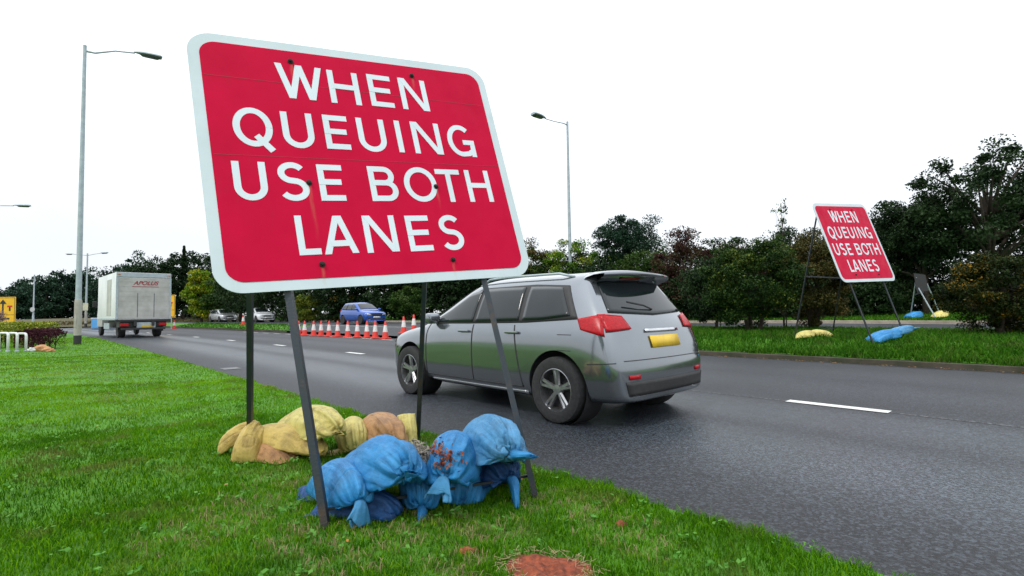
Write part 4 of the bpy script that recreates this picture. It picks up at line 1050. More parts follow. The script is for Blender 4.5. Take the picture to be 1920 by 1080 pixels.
    decal('windscreen', 'T', [(2.36*k, -.55*w), (2.34*k, 0), (2.36*k, .55*w)], [(3.08*k, -.68*w), (3.12*k, 0), (3.08*k, .68*w)], M['glass'], .008, 24, 10)
    decal('number_plate', 'B', KB([(-.26, .72), (.26, .72)]), KB([(-.26, .83), (.26, .83)]), M['plate_y'], .012, 4, 2)
    decal('number_plate', 'F', KB([(-.26, .42), (.26, .42)]), KB([(-.26, .52), (.26, .52)]), M['plate_w'], .012, 4, 2)
    decal('grille', 'F', KB([(-.36, .57), (.36, .57)]), KB([(-.38, .67), (.38, .67)]), M['trim'], .006, 8, 3)
    decal('lower_grille', 'F', KB([(-.46, .28), (.46, .28)]), KB([(-.5, .39), (.5, .39)]), M['trim'], .006, 8, 3)
    decal('bumper_trim', 'B', KB([(-.66, .30), (.66, .30)]), KB([(-.70, .43), (.70, .43)]), M['trim'], .006, 20, 4)
    if rail:
        P = []
        for i in range(13):
            y_ = (-.60+1.2*i/12)*w; q0 = proj('T', (.60)*k, y_, .012); q1 = Vector(((.24+.10*(y_/.6)**2)*k, y_, 1.462*hz-.02*(y_/.6)**2)); q2 = q1+Vector((.015, 0, -.035)); q3 = Vector((.50*k, y_, q0.z-.05))
            P.append([q0, q0.lerp(q1, .5)+Vector((0, 0, .012)), q1, q2, q3])
        mm = MB(); mm.grid(P); mm.build('spoiler', paint, root, smooth=True)
    if detail:
        decal('boot_seam', 'B', KB([(-.70, .615), (.70, .615)]), KB([(-.70, .623), (.70, .623)]), M['trim'], .0015, 20, 1)
        decal('boot_handle', 'B', KB([(-.30, .865), (.30, .865)]), KB([(-.30, .895), (.30, .895)]), M['chrome'], .012, 8, 2)
        decal('high_brake_light', 'B', KB([(-.18, 1.405), (.18, 1.405)]), KB([(-.18, 1.42), (.18, 1.42)]), M['redlens'], .008, 8, 1)
        mm = MB(); q = proj('B', 0, 1.075*hz, .02); mm.tube([q, q+Vector((-.005, .16, .04)), q+Vector((.03, .40, .075))], .009, 6); mm.build('rear_wiper', M['trim'], root)
        decal('reflector', 'B', KB([(.52, .45), (.66, .45)]), KB([(.52, .49), (.66, .49)]), M['redlens'], .008, 4, 2)
        decal('reflector', 'B', KB([(-.66, .45), (-.52, .45)]), KB([(-.66, .49), (-.52, .49)]), M['redlens'], .008, 4, 2)
    # wheels
    wr = wheel_r
    for x in (xr, xf):
        for sg in (1, -1):
            yo = sg*.80*w
            wh = empty('wheel', (x, yo, wr)); wh.parent = root
            mm = MB(); mm.lathe([(wr*.66, -.10), (wr*.86, -.112), (wr*.97, -.10), (wr, -.07), (wr, .07), (wr*.97, .10), (wr*.86, .112), (wr*.66, .10), (wr*.64, .0)], axis='y', n=48)
            mm.build('tyre', M['rubber'], wh, autos=50)
            mm = MB(); f = sg*.085
            mm.lathe([(wr*.67, f*1.1), (wr*.63, f*1.15), (wr*.60, f*.4), (wr*.58, -f*.9)], axis='y', n=40, cap=False)
            mm.lathe([(.001, f*.85), (wr*.15, f*.8), (wr*.19, f*.3)], axis='y', n=20)
            for s_ in range(5):
                a = 2*pi*s_/5+.3
                for da in (-.13, .13):
                    p0 = Vector((cos(a+da*.6)*wr*.14, f*.55, sin(a+da*.6)*wr*.14)); p1 = Vector((cos(a+da)*wr*.62, f*.8, sin(a+da)*wr*.62)); mm.tube([p0, p1], [.024, .018], 6)
            mm.build('rim', M['rim'], wh, autos=40)
            mm = MB(); mm.lathe([(wr*.57, -f*.1), (.05, -f*.1)], axis='y', n=30); mm.build('brake_disc', M['trim'], wh)
            mm = MB(); mm.lathe([(wr+.045, sg*.86*w-yo), (wr+.045, sg*.575*w-yo), (.01, sg*.57*w-yo)], (0, 0, .01), axis='y', n=40, cap=False); mm.build('wheel_arch', M['trim'], wh, fix=False, smooth=True)
    return root
hd = atan2(CA, -SA)                    # heading of the near lane
car = make_car('hatchback', 'silver hatchback with dark windows passing close behind the large red sign', 4.35, 1.80, 1.53, M['silver'], .325, rail=True)
sR, DR = 2.78, 3.72+.9
x, y = W(sR, DR); car.location = (x, y, 0); car.rotation_euler = (0, 0, hd+rad(1.0))
def oncoming(obj, px, Y, base_y, rz=0):
    p = at(px, base_y, Y); s, D = SD(p.x, p.y); p.z = gz(p.x, p.y); obj.location = p
    t = atan2(CA-(s/600)*SA, -SA-(s/600)*CA)+pi; obj.rotation_euler = (0, 0, t+rz)
bc = make_car('hatchback', 'small bright blue hatchback coming towards the row of cones', 3.9, 1.74, 1.5, M['bluecar'], .30, detail=False)
oncoming(bc, 655, 36.5, 600)
wc = make_car('hatchback', 'white car with a black windscreen following on the far carriageway', 4.2, 1.8, 1.5, M['whitecar'], .31, detail=False)
oncoming(wc, 472, 54, 600)
gc = make_car('estate_car', 'pale grey car behind the white one beside the left woods', 4.5, 1.8, 1.5, M['greycar'], .31, detail=False, estate=True)
oncoming(gc, 405, 61, 600)

# ------------------------------------------------------------------ lorry
def lorry(base, rz):
    r = empty('box_lorry', base, rz, 'white box lorry seen from behind driving away on the left', 'lorry')
    Wd, L, z0, z1 = 2.5, 5.6, .98, 3.52
    m = MB(); m.box((L/2, 0, (z0+z1)/2), (L, Wd, z1-z0), bev=.03); m.build('cargo_box', M['truckside'], r, autos=40)
    m = MB(); m.box((-.012, 0, (z0+z1)/2-.12), (.03, Wd-.2, z1-z0-.36)); 
    for i in range(9): m.box((-.030, 0, z0+.22+i*.26), (.006, Wd-.22, .012))
    m.build('rear_shutter', M['truckbox'], r)
    m = MB()
    for y_ in (-.45, .3): m.box((-.036, y_, 1.75), (.006, .03, 1.3))
    m.build('shutter_ribs', M['galv_thin'], r)
    m = MB(); m.box((-.03, 0, .93), (.10, Wd, .10), bev=.01); m.box((.5, 0, .72), (.9, 2.1, .3)); m.box((3.0, 0, .72), (3.6, 1.7, .4)); m.build('underframe', M['trim'], r)
    for sg in (1, -1):
        m = MB(); m.box((1.9, sg*(Wd/2+.006), 2.2), (1.3, .02, 2.0), bev=.004); m.build('side_panel', M['truckbox'], r)
    m = MB(); m.box((-.02, 0, z1-.13), (.06, Wd-.02, .24), bev=.01); m.build('rear_header', M['galv'], r)
    for sg in (1, -1):
        m = MB(); m.box((-.02, sg*(Wd/2-.05), (z0+z1)/2-.12), (.055, .1, z1-z0-.26), bev=.008); m.build('rear_post', M['galv'], r)
        m = MB(); m.box((L/2, sg*(Wd/2+.004), z0+.03), (L-.02, .03, .1), bev=.008); m.build('side_rail', M['galv'], r)
        m = MB(); m.box((-.07, sg*.86, .70), (.06, .36, .15), bev=.02); m.build('tail_light', M['redlens'], r)
        m = MB(); m.box((-.06, sg*(Wd/2-.12), z1-.1), (.05, .14, .07), bev=.02); m.build('marker_light', M['amber'], r)
        m = MB(); m.box((3.0, sg*(Wd/2-.08), .62), (1.7, .04, .34), bev=.01); m.build('side_guard', M['galv'], r)
    # script on the shutter
    cu = bpy.data.curves.new('t', 'FONT'); cu.body = 'APOLUS'; cu.size = .30; cu.shear = .35; cu.extrude = .002; cu.align_x = 'CENTER'; cu.offset = .006
    to = bpy.data.objects.new('t', cu); COL.objects.link(to); bpy.context.view_layer.update()
    me = bpy.data.meshes.new_from_object(to.evaluated_get(bpy.context.evaluated_depsgraph_get())); bpy.data.objects.remove(to)
    me.materials.clear(); me.materials.append(M['script_red'])
    o = bpy.data.objects.new('lettering', me); COL.objects.link(o); o.parent = r; o.matrix_basis = Matrix.Translation((-.036, -.05, 2.86)) @ Matrix(((0, 0, -1, 0), (-1, 0, 0, 0), (0, 1, 0, 0), (0, 0, 0, 1)))
    m = MB(); m.box((-.035, -.05, 2.76), (.004, 1.2, .03)); m.build('underline', M['script_red'], r)
    m = MB(); m.box((-.05, -.1, .66), (.03, .85, .32), bev=.01); m.build('tail_lift', M['galv'], r)
    m = MB(); m.box((-.075, -.15, .62), (.01, .52, .11)); m.build('number_plate', M['plate_y'], r)
    m = MB(); m.box((L/2+.6, .4, .75), (L+1.6, .12, .24)); m.box((L/2+.6, -.4, .75), (L+1.6, .12, .24)); m.box((-.02, 0, .48), (.1, 2.0, .12), bev=.02); m.box((.02, 0, .9), (.08, 2.1, .14)); m.build('chassis', M['trim'], r)
    # cab
    m = MB(); cw = 1.0
    prof = [(L+.15, .55), (L+1.95, .55), (L+2.0, 1.3), (L+1.85, 1.55), (L+1.45, 2.35), (L+1.2, 2.45), (L+.15, 2.45)]
    m.prism(prof, -cw, cw, Matrix(((1, 0, 0, 0), (0, 0, 1, 0), (0, 1, 0, 0), (0, 0, 0, 1)))); cb = m.build('cab', M['whitecar'], r)
    for sg in (1, -1):
        m = MB(); m.prism([(L+.6, 1.5), (L+1.75, 1.5), (L+1.4, 2.25), (L+.6, 2.25)], -.01, .01, Matrix.Translation((0, sg*(cw+.003), 0)) @ Matrix(((1, 0, 0, 0), (0, 0, 1, 0), (0, 1, 0, 0), (0, 0, 0, 1)))); m.build('cab_window', M['glass'], cb)
        m = MB(); m.box((L+1.75, sg*(cw+.18), 1.95), (.08, .2, .4), bev=.03); m.build('wing_mirror', M['trim'], r)
        for x, dw in ((1.1, .30), (L+1.15, .17)):
            yo = sg*(.98-dw/2); wh = empty('wheel', (x, yo, .41)); wh.parent = r
            mm = MB(); mm.lathe([(.26, -dw/2), (.38, -dw/2-.01), (.41, -dw/2+.03), (.41, dw/2-.03), (.38, dw/2+.01), (.26, dw/2)], axis='y', n=32); mm.build('tyre', M['rubber'], wh, autos=50)
            mm = MB(); mm.lathe([(.27, sg*dw*.42), (.25, sg*dw*.2), (.1, sg*dw*.2), (.09, sg*dw*.45), (.01, sg*dw*.47)], axis='y', n=24); mm.build('rim', M['galv'], wh, autos=40)
        m = MB(); m.box((.62, sg*.87, .52), (.012, .34, .42)); m.build('mud_flap', M['rubber'], r)
    return r
pl = at(269, 632, 28.0); pl.z = 0
lorry(pl, hd+rad(4.6))

# ------------------------------------------------------------------ yellow arrow signs, hoops, hedge bits
def arrow_sign(px, py_top, Y, wd, hh, label, clip=1.0):
    top = at(px, py_top, Y); g_ = gz(top.x, top.y); zc = top.z-hh/2-g_
    r = empty('lane_sign', (top.x, top.y, g_), 0, label, 'road sign', 'yellow lane signs')
    m = MB(); m.box((0, 0, zc), (wd, .04, hh), bev=.015); m.build('panel', M['yellow_sign'], r)
    m = MB(); b_ = .03
    for q in ((0, zc+hh/2-.06, wd-.1, b_), (0, zc-hh/2+.06, wd-.1, b_), (0, zc-hh*.18, wd-.1, b_*.8)): m.box((q[0], -.024, q[1]), (q[2], .006, q[3]))
    for sg in (1, -1): m.box((sg*(wd/2-.06), -.024, zc), (b_, .006, hh-.12-b_*1.2))
    m.build('border', M['sign_black'], r)
    ax = (wd*.05 if px < 50 else -wd*.17); zz = zc+hh*.12
    m = MB(); m.box((ax, -.026, zz-.05), (wd*.06, .006, hh*.36)); m.prism([(-wd*.13, 0), (wd*.13, 0), (wd*.13, -.0), (0, wd*.16)], 0, .006, Matrix.Translation((ax, -.030, zz+hh*.12)) @ Matrix.Rotation(pi/2, 4, 'X')); m.build('arrow', M['sign_black'], r)
    ax = wd*.30
    m = MB(); m.box((ax, -.026, zz-.10), (wd*.06, .006, hh*.20)); m.build('lane_stem', M['sign_black'], r)
    m = MB(); m.box((ax, -.027, zz+.045), (wd*.18, .006, hh*.06)); m.build('lane_closed_bar', M['sign_red'], r)
    m = MB(); m.box((wd*.05, -.026, zc-hh*.32), (wd*.5, .006, hh*.06)); m.build('distance_mark', M['sign_black'], r)
    for sg in (1, -1):
        m = MB(); m.tube([(sg*wd*.32, .04, zc+hh*.45), (sg*wd*.32, .04, -.1)], .035, 8); m.build('post', M['galv'], r)
    return r
arrow_sign(4, 557, 36, 1.95, 1.85, 'yellow lane closure sign with black arrow at the left edge of the view')
arrow_sign(309, 553, 46, 1.9, 2.0, 'yellow lane closure sign half hidden behind the back of the lorry')
def hoop(x, y, Y, label, rz=0):
    p = gp(x, y, Y); r = empty('hoop_barrier', p, rz, label, 'hoop barrier', 'white hoop barriers by the hedge')
    m = MB(); hw, hh, c = .26, .52, .08
    pts = [(-hw, 0, -.1), (-hw, 0, hh-c)]+[(-hw+c-c*cos(a), 0, hh-c+c*sin(a)) for a in (.5, 1.0)]+[(-hw+c, 0, hh), (hw-c, 0, hh)]+[(hw-c+c*sin(a), 0, hh-c+c*cos(a)) for a in (.5, 1.0)]+[(hw, 0, hh-c), (hw, 0, -.1)]
    m.tube(pts, .032, 10); m.build('rail', M['white_plastic'], r, smooth=True)
    for sg in (1, -1):
        m = MB(); m.lathe([(.05, -.05), (.05, .03), (.035, .04)], (sg*hw, 0, 0), n=12); m.build('foot', M['galv'], r)
hoop(40, 655, 14.9, 'right hand white hoop barrier beside the purple shrub', rad(-25))
hoop(23, 657, 14.6, 'middle one of the three white hoop barriers by the hedge', rad(-25))
hoop(6, 660, 14.3, 'left hand white hoop barrier cut by the edge of the view', rad(-25))
def rock(x, y, Y, sz, mat, label, cat, seed, name='rock'):
    p = gp(x, y, Y); bm = bmesh.new(); bmesh.ops.create_icosphere(bm, subdivisions=4, radius=1)
    for v in bm.verts:
        n = v.co.normalized(); q = 1+.35*noise.noise(n*1.6+Vector((seed, 0, 0)))+.12*noise.noise(n*5); v.co = Vector((n.x*sz[0]*q, n.y*sz[1]*q, n.z*sz[2]*q))
    me = bpy.data.meshes.new(name); bm.to_mesh(me); bm.free(); me.materials.append(mat)
    me.polygons.foreach_set('use_smooth', [True]*len(me.polygons))
    o = bpy.data.objects.new(name, me); COL.objects.link(o); o.location = p+Vector((0, 0, sz[2]*.5)); tag(o, label, cat); return o
rock(77, 650, 15.2, (.22, .16, .12), M['stone'], 'orange brown rock in front of the purple shrub', 'rock', 4)
rock(90, 651, 15.1, (.16, .12, .08), M['stone'], 'smaller flat tan rock just right of the orange rock', 'rock', 9)
rock(59, 654, 14.8, (.09, .08, .07), M['white_plastic'], 'small white stone between the hoop barriers and the orange rock', 'stone', 12)
# blue cabin behind the lorry
pc_ = gp(196, 605, 50); r = empty('portable_cabin', pc_, .1, 'light blue cabin half hidden to the left of the lorry', 'cabin')
m = MB(); m.box((0, 0, .55), (1.5, 1.4, .95), bev=.04); m.build('cabin_body', M['cabin_blue'], r)
m = MB(); m.box((0, 0, 1.06), (1.56, 1.46, .06), bev=.02); m.build('roof', M['truckside'], r)
m = MB(); m.box((-.3, -.71, .5), (.45, .03, .7), bev=.01); m.build('door', M['cabin_blue'], r)

# ------------------------------------------------------------------ trees and shrubs
PAL = {
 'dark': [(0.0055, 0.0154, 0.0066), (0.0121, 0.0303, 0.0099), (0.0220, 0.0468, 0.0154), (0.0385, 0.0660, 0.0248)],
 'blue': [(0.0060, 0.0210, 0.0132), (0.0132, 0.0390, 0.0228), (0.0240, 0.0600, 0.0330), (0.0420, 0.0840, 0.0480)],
 'mid': [(0.0084, 0.0280, 0.0056), (0.0210, 0.0595, 0.0098), (0.0420, 0.0910, 0.0154), (0.0840, 0.1260, 0.0280)],
 'bright': [(0.0270, 0.0900, 0.0090), (0.0630, 0.1620, 0.0135), (0.1260, 0.2340, 0.0180), (0.2700, 0.2700, 0.0270)],
 'lime': [(0.0240, 0.0560, 0.0080), (0.0640, 0.1120, 0.0120), (0.1360, 0.1760, 0.0200), (0.2400, 0.2240, 0.0320)],
 'deep': [(.005, .014, .004), (.010, .03, .006), (.016, .045, .008), (.03, .07, .012), (.12, .15, .02)],
 'lemon': [(.03, .09, .008), (.09, .20, .012), (.22, .30, .018), (.50, .40, .03)],
 'red': [(.012, .006, .006), (.035, .014, .014), (.07, .028, .022), (.06, .06, .02)],
 'olive': [(0.0130, 0.0228, 0.0065), (0.0390, 0.0488, 0.0117), (0.0780, 0.0715, 0.0195), (0.1300, 0.0845, 0.0260)],
 'orange': [(.004, .012, .003), (.008, .02, .004), (.014, .028, .005), (.02, .032, .006), (.05, .05, .008), (.34, .19, .02)],
 'purple': [(.025, .006, .012), (.05, .012, .022), (.08, .02, .03), (.10, .04, .05)],
 'pink': [(.12, .08, .07), (.22, .14, .14), (.30, .2, .2), (.2, .16, .1)],
 'box': [(.06, .11, .01), (.16, .24, .02), (.32, .36, .04), (.5, .48, .08)],
}
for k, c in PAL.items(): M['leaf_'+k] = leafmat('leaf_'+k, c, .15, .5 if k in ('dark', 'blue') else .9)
def crown_pts(g, n, nc, rx, ry, rz, zc, cl, seed, hollow=.25, bottom=-.8):
    """leaf points gathered in clumps through an uneven crown volume; returns points and clump centres"""
    cs_ = []
    while len(cs_) < nc:
        d = g.normal(0, 1, 3); d /= np.linalg.norm(d)
        rr_ = g.uniform(hollow, 1)**.5
        out_ = 1+.32*noise.noise(Vector(tuple(d*1.7+seed)))+.14*noise.noise(Vector(tuple(d*4.5+seed)))
        p = d*rr_*out_
        if p[2] < bottom: continue
        cs_.append(p)
    cs_ = np.array(cs_)*np.array([rx, ry, rz]); k = g.integers(0, nc, n); sz = g.uniform(.5, 1.25, nc)
    off = g.normal(0, 1, (n, 3)); off /= np.linalg.norm(off, axis=1)[:, None]+1e-9; off *= g.uniform(0, 1, (n, 1))**.5
    pts = cs_[k]+off*np.array([1, 1, .62])*cl*sz[k][:, None]
    return pts+np.array([0, 0, zc]), cs_+np.array([0, 0, zc]), k
def tree(base, rx, ry, rz, zc, n, leaf, pal, label, name='tree', cat='tree', group=None, trunk_r=.12, nc=60, cl=.5, seed=0, limbs=14, hollow=.2, bottom=-1.2, stems=1, extra=None):
    g = np.random.default_rng(seed+100); r = empty(name, base, 0, label, cat, group)
    pts, cc, k = crown_pts(g, n, nc, rx, ry, rz, zc, cl, seed*1.7, hollow, bottom)
    if extra is not None:
        e = extra(g); pts = np.concatenate([pts, e]); k = np.concatenate([k, np.zeros(len(e), int)])
    pts = pts[pts[:, 2] > .03]; 
    cv = g.uniform(0, 1, nc); a = np.clip(.62*g.uniform(0, 1, len(pts))+.38*cv[k[:len(pts)]], 0, 1)
    leafcards('crown', pts[:, 0], pts[:, 1], pts[:, 2], leaf*g.uniform(.6, 1.35, len(pts)), .75, M['leaf_'+pal], seed+50, r, attr=a)
    m = MB(); rg_ = random.Random(seed)
    for s_ in range(stems):
        ox = 0 if stems == 1 else rg_.uniform(-.3, .3)*rx; oy = 0 if stems == 1 else rg_.uniform(-.3, .3)*ry
        th = zc+rz*.25; tp = [Vector((ox*.3, oy*.3, -.2))]; 
        for i in range(1, 6): tp.append(Vector((ox*.3+ox*i/5+rg_.gauss(0, .03)*rx, oy*.3+oy*i/5+rg_.gauss(0, .03)*ry, th*i/5)))
        m.tube(tp, [trunk_r*(1.25 if i == 0 else 1)*(1-.13*i) for i in range(6)], 9)
        for j in range(limbs//stems):
            c = Vector(tuple(cc[rg_.randrange(len(cc))])); q = tp[rg_.randint(2, 4)]
            if c.z < q.z-.2: q = tp[1].lerp(tp[2], .7)
            md_ = q.lerp(c, .5)+Vector((0, 0, .08*rz))
            m.tube([q, md_, c], [trunk_r*.42, trunk_r*.28, trunk_r*.1], 6)
    m.build('trunk', M['bark'], r, smooth=True)
    return r
def tpos(x, Y): p = gp(x, 600, Y); return p
def topz(x, y, p): return at(x, y, p.y).z-p.z
GR = 'shrubs and trees right of the silver car'
def T(xc, Y, ytop, wpx, pal, label, ybot=None, n=9000, leaf=.09, nc=55, cl=.45, seed=0, depth=None, **kw):
    p = tpos(xc, Y); H = topz(xc, ytop, p); rx = wpx/2*Y/F; zb = 0.25 if ybot is None else topz(xc, ybot, p)
    zb = max(zb-.45*(H-zb)*(ybot is None or ybot > 560)*.35, .0); n = int(n*1.7); nc = int(nc*1.35)
    rz = (H-zb)/2/1.04; zc = (H+zb)/2
    return tree(p, rx*.93, (depth or rx*.8), rz*.95, zc, n, leaf, pal, label, nc=nc, cl=cl, seed=seed, **kw)
# central reservation, near
T(1412, 15.5, 436, 200, 'deep', 'dark leafy bush with yellow green tips on the reservation left of the second sign', ybot=628, n=26000, leaf=.07, nc=110, cl=.34, seed=1, name='bush', cat='bush', group=GR, trunk_r=.06, stems=3, limbs=18)
T(1340, 17.5, 468, 120, 'dark', 'dark green bush behind the left side of the bush with yellow green tips', ybot=600, n=9000, leaf=.08, nc=50, cl=.36, seed=2, name='bush', cat='bush', group=GR, trunk_r=.05)
T(1530, 16.5, 428, 160, 'olive', 'olive and brown bush directly behind the second red sign', ybot=628, n=22000, leaf=.07, nc=95, cl=.34, seed=3, name='bush', cat='bush', group=GR, trunk_r=.06, stems=3)
T(1878, 11.8, 462, 215, 'orange', 'orange tinged dark shrub on the reservation at the right edge', ybot=632, n=24000, leaf=.055, nc=110, cl=.26, seed=4, name='shrub', cat='shrub', group=GR, trunk_r=.06, stems=4, limbs=28, depth=1.0)
def shoots(g):
    P_ = []
    for dx, h_ in ((.35, 2.5), (.42, 2.1), (.2, 1.9), (.5, 2.3)):
        for i in range(60):
            t = g.uniform(0, 1); P_.append((dx*1.0+g.normal(0, .07)*(1.2-t), g.normal(0, .08), 1.6+t*h_))
    return np.array(P_)
p = tpos(1470, 17.5)
tree(p, .38, .4, 1.15, 2.35, 1500, .08, 'mid', 'thin wispy sapling rising above the bushes left of the second sign', name='sapling', cat='sapling', group=GR, trunk_r=.03, nc=22, cl=.2, seed=5, hollow=0)
p = tpos(1474, 17.6)
tree(p, .30, .2, .8, topz(1474, 350, p)-.85, 230, .08, 'mid', 'sparse topmost shoot above the wispy sapling', name='sapling', cat='sapling', group=GR, trunk_r=.018, nc=14, cl=.14, seed=6, hollow=0)
# beyond the far carriageway
T(1300, 29, 436, 175, 'red', 'reddish brown shrub between the round tree and the bush with yellow green tips', ybot=600, n=13000, leaf=.12, nc=70, cl=.6, seed=7, name='shrub', cat='shrub', group=GR, trunk_r=.08, stems=3)
T(1380, 30, 440, 140, 'red', 'second reddish shrub showing above the bush with yellow green tips', ybot=600, n=9000, leaf=.12, nc=60, cl=.6, seed=8, name='shrub', cat='shrub', group=GR, trunk_r=.08)
T(1178, 34, 403, 150, 'blue', 'round crowned dark green tree above the roof of the silver car', ybot=510, n=15000, leaf=.13, nc=75, cl=.6, seed=9, group=GR, trunk_r=.14)
T(1100, 33, 475, 130, 'mid', 'low green bush in front of the round crowned tree', ybot=600, n=9000, leaf=.12, nc=50, cl=.55, seed=10, name='bush', cat='bush', group=GR, trunk_r=.07)
T(1215, 31, 462, 130, 'mid', 'low mid green bush under the right side of the round tree', ybot=600, n=9000, leaf=.11, nc=50, cl=.5, seed=11, name='bush', cat='bush', group=GR, trunk_r=.07)
T(1068, 32.5, 432, 110, 'bright', 'bright green bush at the foot of the middle street lamp', ybot=600, n=9000, leaf=.12, nc=50, cl=.55, seed=12, name='bush', cat='bush', group=GR, trunk_r=.07)
T(1022, 34, 452, 100, 'olive', 'olive brown bush just right of the large sign corner', ybot=600, n=8000, leaf=.12, nc=50, cl=.55, seed=13, name='bush', cat='bush', group=GR, trunk_r=.07)
T(1862, 24.5, 276, 350, 'dark', 'big dark spreading tree filling the right side beyond the second sign', ybot=520, n=19000, leaf=.15, nc=120, cl=.62, seed=14, group=GR, trunk_r=.24, limbs=40, depth=3.2)
T(1738, 26, 352, 185, 'dark', 'lower limb mass of dark foliage leaning left of the big dark tree', ybot=540, n=14000, leaf=.14, nc=60, cl=.65, seed=15, name='tree', group=GR, trunk_r=.16, limbs=20)
T(1960, 25, 315, 200, 'dark', 'dark tree cut off by the right edge of the view', ybot=560, n=15000, leaf=.15, nc=70, cl=.7, seed=16, group=GR, trunk_r=.18)
T(1640, 30, 400, 220, 'dark', 'dark tree standing straight behind the second red sign', ybot=600, n=22000, leaf=.14, nc=90, cl=.7, seed=17, group=GR, trunk_r=.16)
T(1500, 31, 428, 170, 'dark', 'dark tree behind the wispy sapling', ybot=600, n=14000, leaf=.13, nc=70, cl=.6, seed=18, group=GR, trunk_r=.14)
# woods: read as one mass
def wood(name, label, spots, pal, leaf, n_per, seed, kind='stuff'):
    g = np.random.default_rng(seed); PT = []; AT = []; m = MB()
    for (x, Y, yt, wp) in spots:
        p = tpos(x, Y); H = topz(x, yt, p); rx = wp/2*Y/F*1.15
        q, cc, k = crown_pts(g, int(n_per*1.9), 80, rx, rx*.8, H*.52, H*.5, rx*.40, g.uniform(0, 50), .2, -1.2)
        q = q[q[:, 2] > .05]; PT.append(q+np.array(p)); AT.append(np.clip(g.uniform(0, .62, len(q))+.38*g.uniform(0, 1), 0, 1))
        m.tube([p-Vector((0, 0, .3)), p+Vector((0, 0, H*.4)), p+Vector((.2, 0, H*.75))], [.16, .12, .05], 7)
    P_ = np.concatenate(PT); a = np.concatenate(AT)
    o = leafcards(name, P_[:, 0], P_[:, 1], P_[:, 2], leaf*g.uniform(.6, 1.35, len(P_)), .75, M['leaf_'+pal], seed+3, attr=a)
    tag(o, label, 'woodland', kind=kind)
    o2 = m.build('trunks', M['bark'], o, smooth=True)
def ysk(x):   # skyline of the left woods in photo pixels
    return float(np.interp(x, [-60, 0, 40, 80, 110, 150, 175, 215, 240, 290, 330, 345, 360, 400, 460], [552, 553, 545, 530, 522, 519, 520, 515, 498, 480, 470, 467, 472, 480, 485]))
rg = random.Random(5)
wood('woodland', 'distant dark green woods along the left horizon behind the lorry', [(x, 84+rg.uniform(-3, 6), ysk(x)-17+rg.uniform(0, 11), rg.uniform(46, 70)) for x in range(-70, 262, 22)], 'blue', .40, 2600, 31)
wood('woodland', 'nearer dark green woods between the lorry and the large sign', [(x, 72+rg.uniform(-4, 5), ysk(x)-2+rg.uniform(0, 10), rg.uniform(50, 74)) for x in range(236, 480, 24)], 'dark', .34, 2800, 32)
wood('woodland', 'shaded dark thicket seen under the large red sign', [(x, 56-(x-450)*.042+rg.uniform(-2, 3), 480+rg.uniform(-10, 12), rg.uniform(60, 84)) for x in range(450, 1010, 30)], 'dark', .26, 2800, 33)
wood('woodland', 'dense dark hedge line on the far verge behind the silver car', [(x, 33.5+rg.uniform(-1, 1), float(np.interp(x, [990, 1060, 1180, 1300, 1500, 1700], [476, 468, 462, 450, 450, 430]))+rg.uniform(-8, 10), rg.uniform(80, 110)) for x in range(1000, 1700, 42)], 'deep', .15, 3000, 35)
wood('woodland', 'low dark undergrowth beyond the far verge on the right', [(x, 30-(x-1000)*.004+rg.uniform(-1, 1), 520+rg.uniform(-18, 12), rg.uniform(90, 120)) for x in range(1010, 2020, 52)], 'dark', .15, 3600, 34)
GL = 'trees left of the large sign'
T(378, 63, 495, 62, 'lemon', 'yellow green autumn tree just left of the large sign', ybot=600, n=9000, leaf=.24, nc=50, cl=.8, seed=41, group=GL, trunk_r=.15)
T(420, 62, 520, 70, 'mid', 'mid green tree under the lower left corner of the large sign', ybot=600, n=7000, leaf=.24, nc=45, cl=.8, seed=42, group=GL, trunk_r=.15)
T(575, 47, 545, 50, 'lime', 'yellowish bush behind the cones under the large sign', ybot=602, n=5000, leaf=.17, nc=36, cl=.5, seed=43, name='bush', cat='bush', group=GL, trunk_r=.08)
T(640, 46.5, 535, 46, 'orange', 'orange autumn bush above the blue car', ybot=602, n=5000, leaf=.15, nc=36, cl=.5, seed=44, name='bush', cat='bush', group=GL, trunk_r=.08)
T(765, 41, 535, 70, 'mid', 'green bush behind the front of the silver car', ybot=602, n=6000, leaf=.15, nc=36, cl=.5, seed=45, name='bush', cat='bush', group=GL, trunk_r=.08)
# conifer spike
p = tpos(343, 70); H = topz(343, 461, p); r = empty('conifer', p, 0, 'pointed dark conifer standing above the left woods', 'tree', GL)
g = np.random.default_rng(9); n = 5000; t = g.uniform(.1, 1, n)**.8; a = g.uniform(0, 6.28, n); q = (1-t)*1.7*(.45+.55*(np.modf(t*11)[0] < .55))*np.sqrt(g.uniform(.1, 1, n))+.05
leafcards('crown', q*np.cos(a), q*np.sin(a), t*H, .26*g.uniform(.6, 1.3, n), .6, M['leaf_dark'], 66, r)
m = MB(); m.tube([(0, 0, -.2), (0, 0, H*.98)], [.18, .03], 8); m.build('trunk', M['bark'], r)
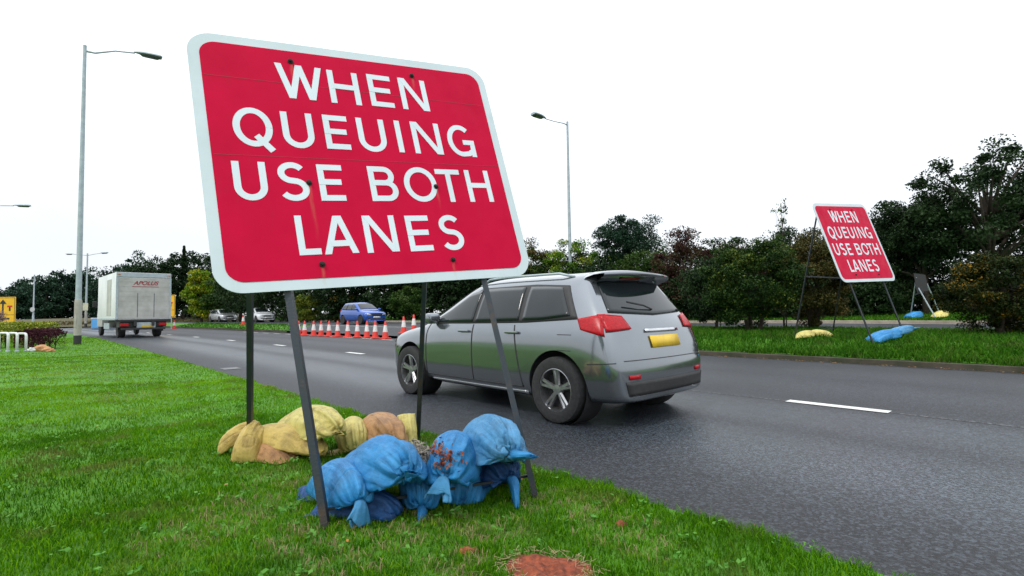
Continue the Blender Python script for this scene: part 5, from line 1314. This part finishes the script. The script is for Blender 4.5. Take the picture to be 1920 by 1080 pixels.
# hedges and shrubs at the left edge
def hedge(x0, x1, Y, h_, dep, pal, label, n, leaf, seed, name='hedge', cat='hedge', rnd=.08):
    a = gp(x0, 640, Y); b_ = gp(x1, 640, Y); L = (b_-a).length; r = empty(name, (a+b_)/2, 0, label, cat, 'hedges by the left edge')
    g = np.random.default_rng(seed); u = g.uniform(-1, 1, n); v = g.uniform(-1, 1, n); z = g.uniform(0.02, 1, n)**.6
    k = g.random(n) < .5; z = np.where(k, 1-np.abs(g.normal(0, .05, n)), z); kk = (~k) & (g.random(n) < .6); v = np.where(kk, -1+np.abs(g.normal(0, .08, n)), v)
    wob = 1+rnd*np.sin(u*9+seed)+rnd*.6*np.sin(u*23)
    cut_ = np.clip(1-np.clip(np.abs(u)-.86, 0, 1)*2.2, 0, 1)
    leafcards('foliage', u*L/2, v*dep/2*cut_, z*h_*wob*cut_, leaf*g.uniform(.6, 1.4, n), .8, M['leaf_'+pal], seed+1, r)
    m = MB()
    for i in range(6):
        q = -L/2+L*(i+.5)/6; m.tube([(q, 0, -.1), (q+.05, 0, h_*.7)], [.02, .01], 6)
        for j in range(3): m.tube([(q, 0, h_*.2), (q+random.uniform(-.2, .2), random.uniform(-.2, .2)*dep, h_*.75)], [.012, .005], 5)
    m.build('stems', M['bark'], r)
hedge(14, 97, 20.5, .72, 1.0, 'box', 'clipped yellow green hedge below the yellow arrow sign', 9000, .06, 71)
hedge(-40, 14, 16.3, .75, .8, 'box', 'smaller golden hedge behind the white hoop barriers', 5000, .05, 72)
hedge(46, 108, 16.6, .56, .9, 'purple', 'dark purple red low shrub behind the orange rock', 9000, .045, 73, name='shrub', cat='shrub', rnd=.12)
p = gp(2, 640, 18); tree(p, .32, .4, .38, .85, 1800, .05, 'pink', 'pale pinkish feathery shrub at the left edge above the hoops', name='shrub', cat='shrub', group='hedges by the left edge', trunk_r=.02, nc=24, cl=.16, seed=74, limbs=10)
# dry scrub on the bank
g = np.random.default_rng(77); n = 5000; x_ = g.uniform(-58, -36, n); y_ = 65+(x_+40)*.12+g.uniform(0, 3, n)
M['scrub'] = leafmat('scrub', [(.07, .06, .025), (.13, .10, .045), (.18, .14, .07), (.08, .10, .03)])
o = leafcards('dry_scrub', x_, y_, .3+g.uniform(0, .6, n)**1.6, g.uniform(.12, .3, n), 1.0, M['scrub'], 78)
tag(o, 'brown dry scrub along the bank behind the lorry', 'scrub', kind='stuff')
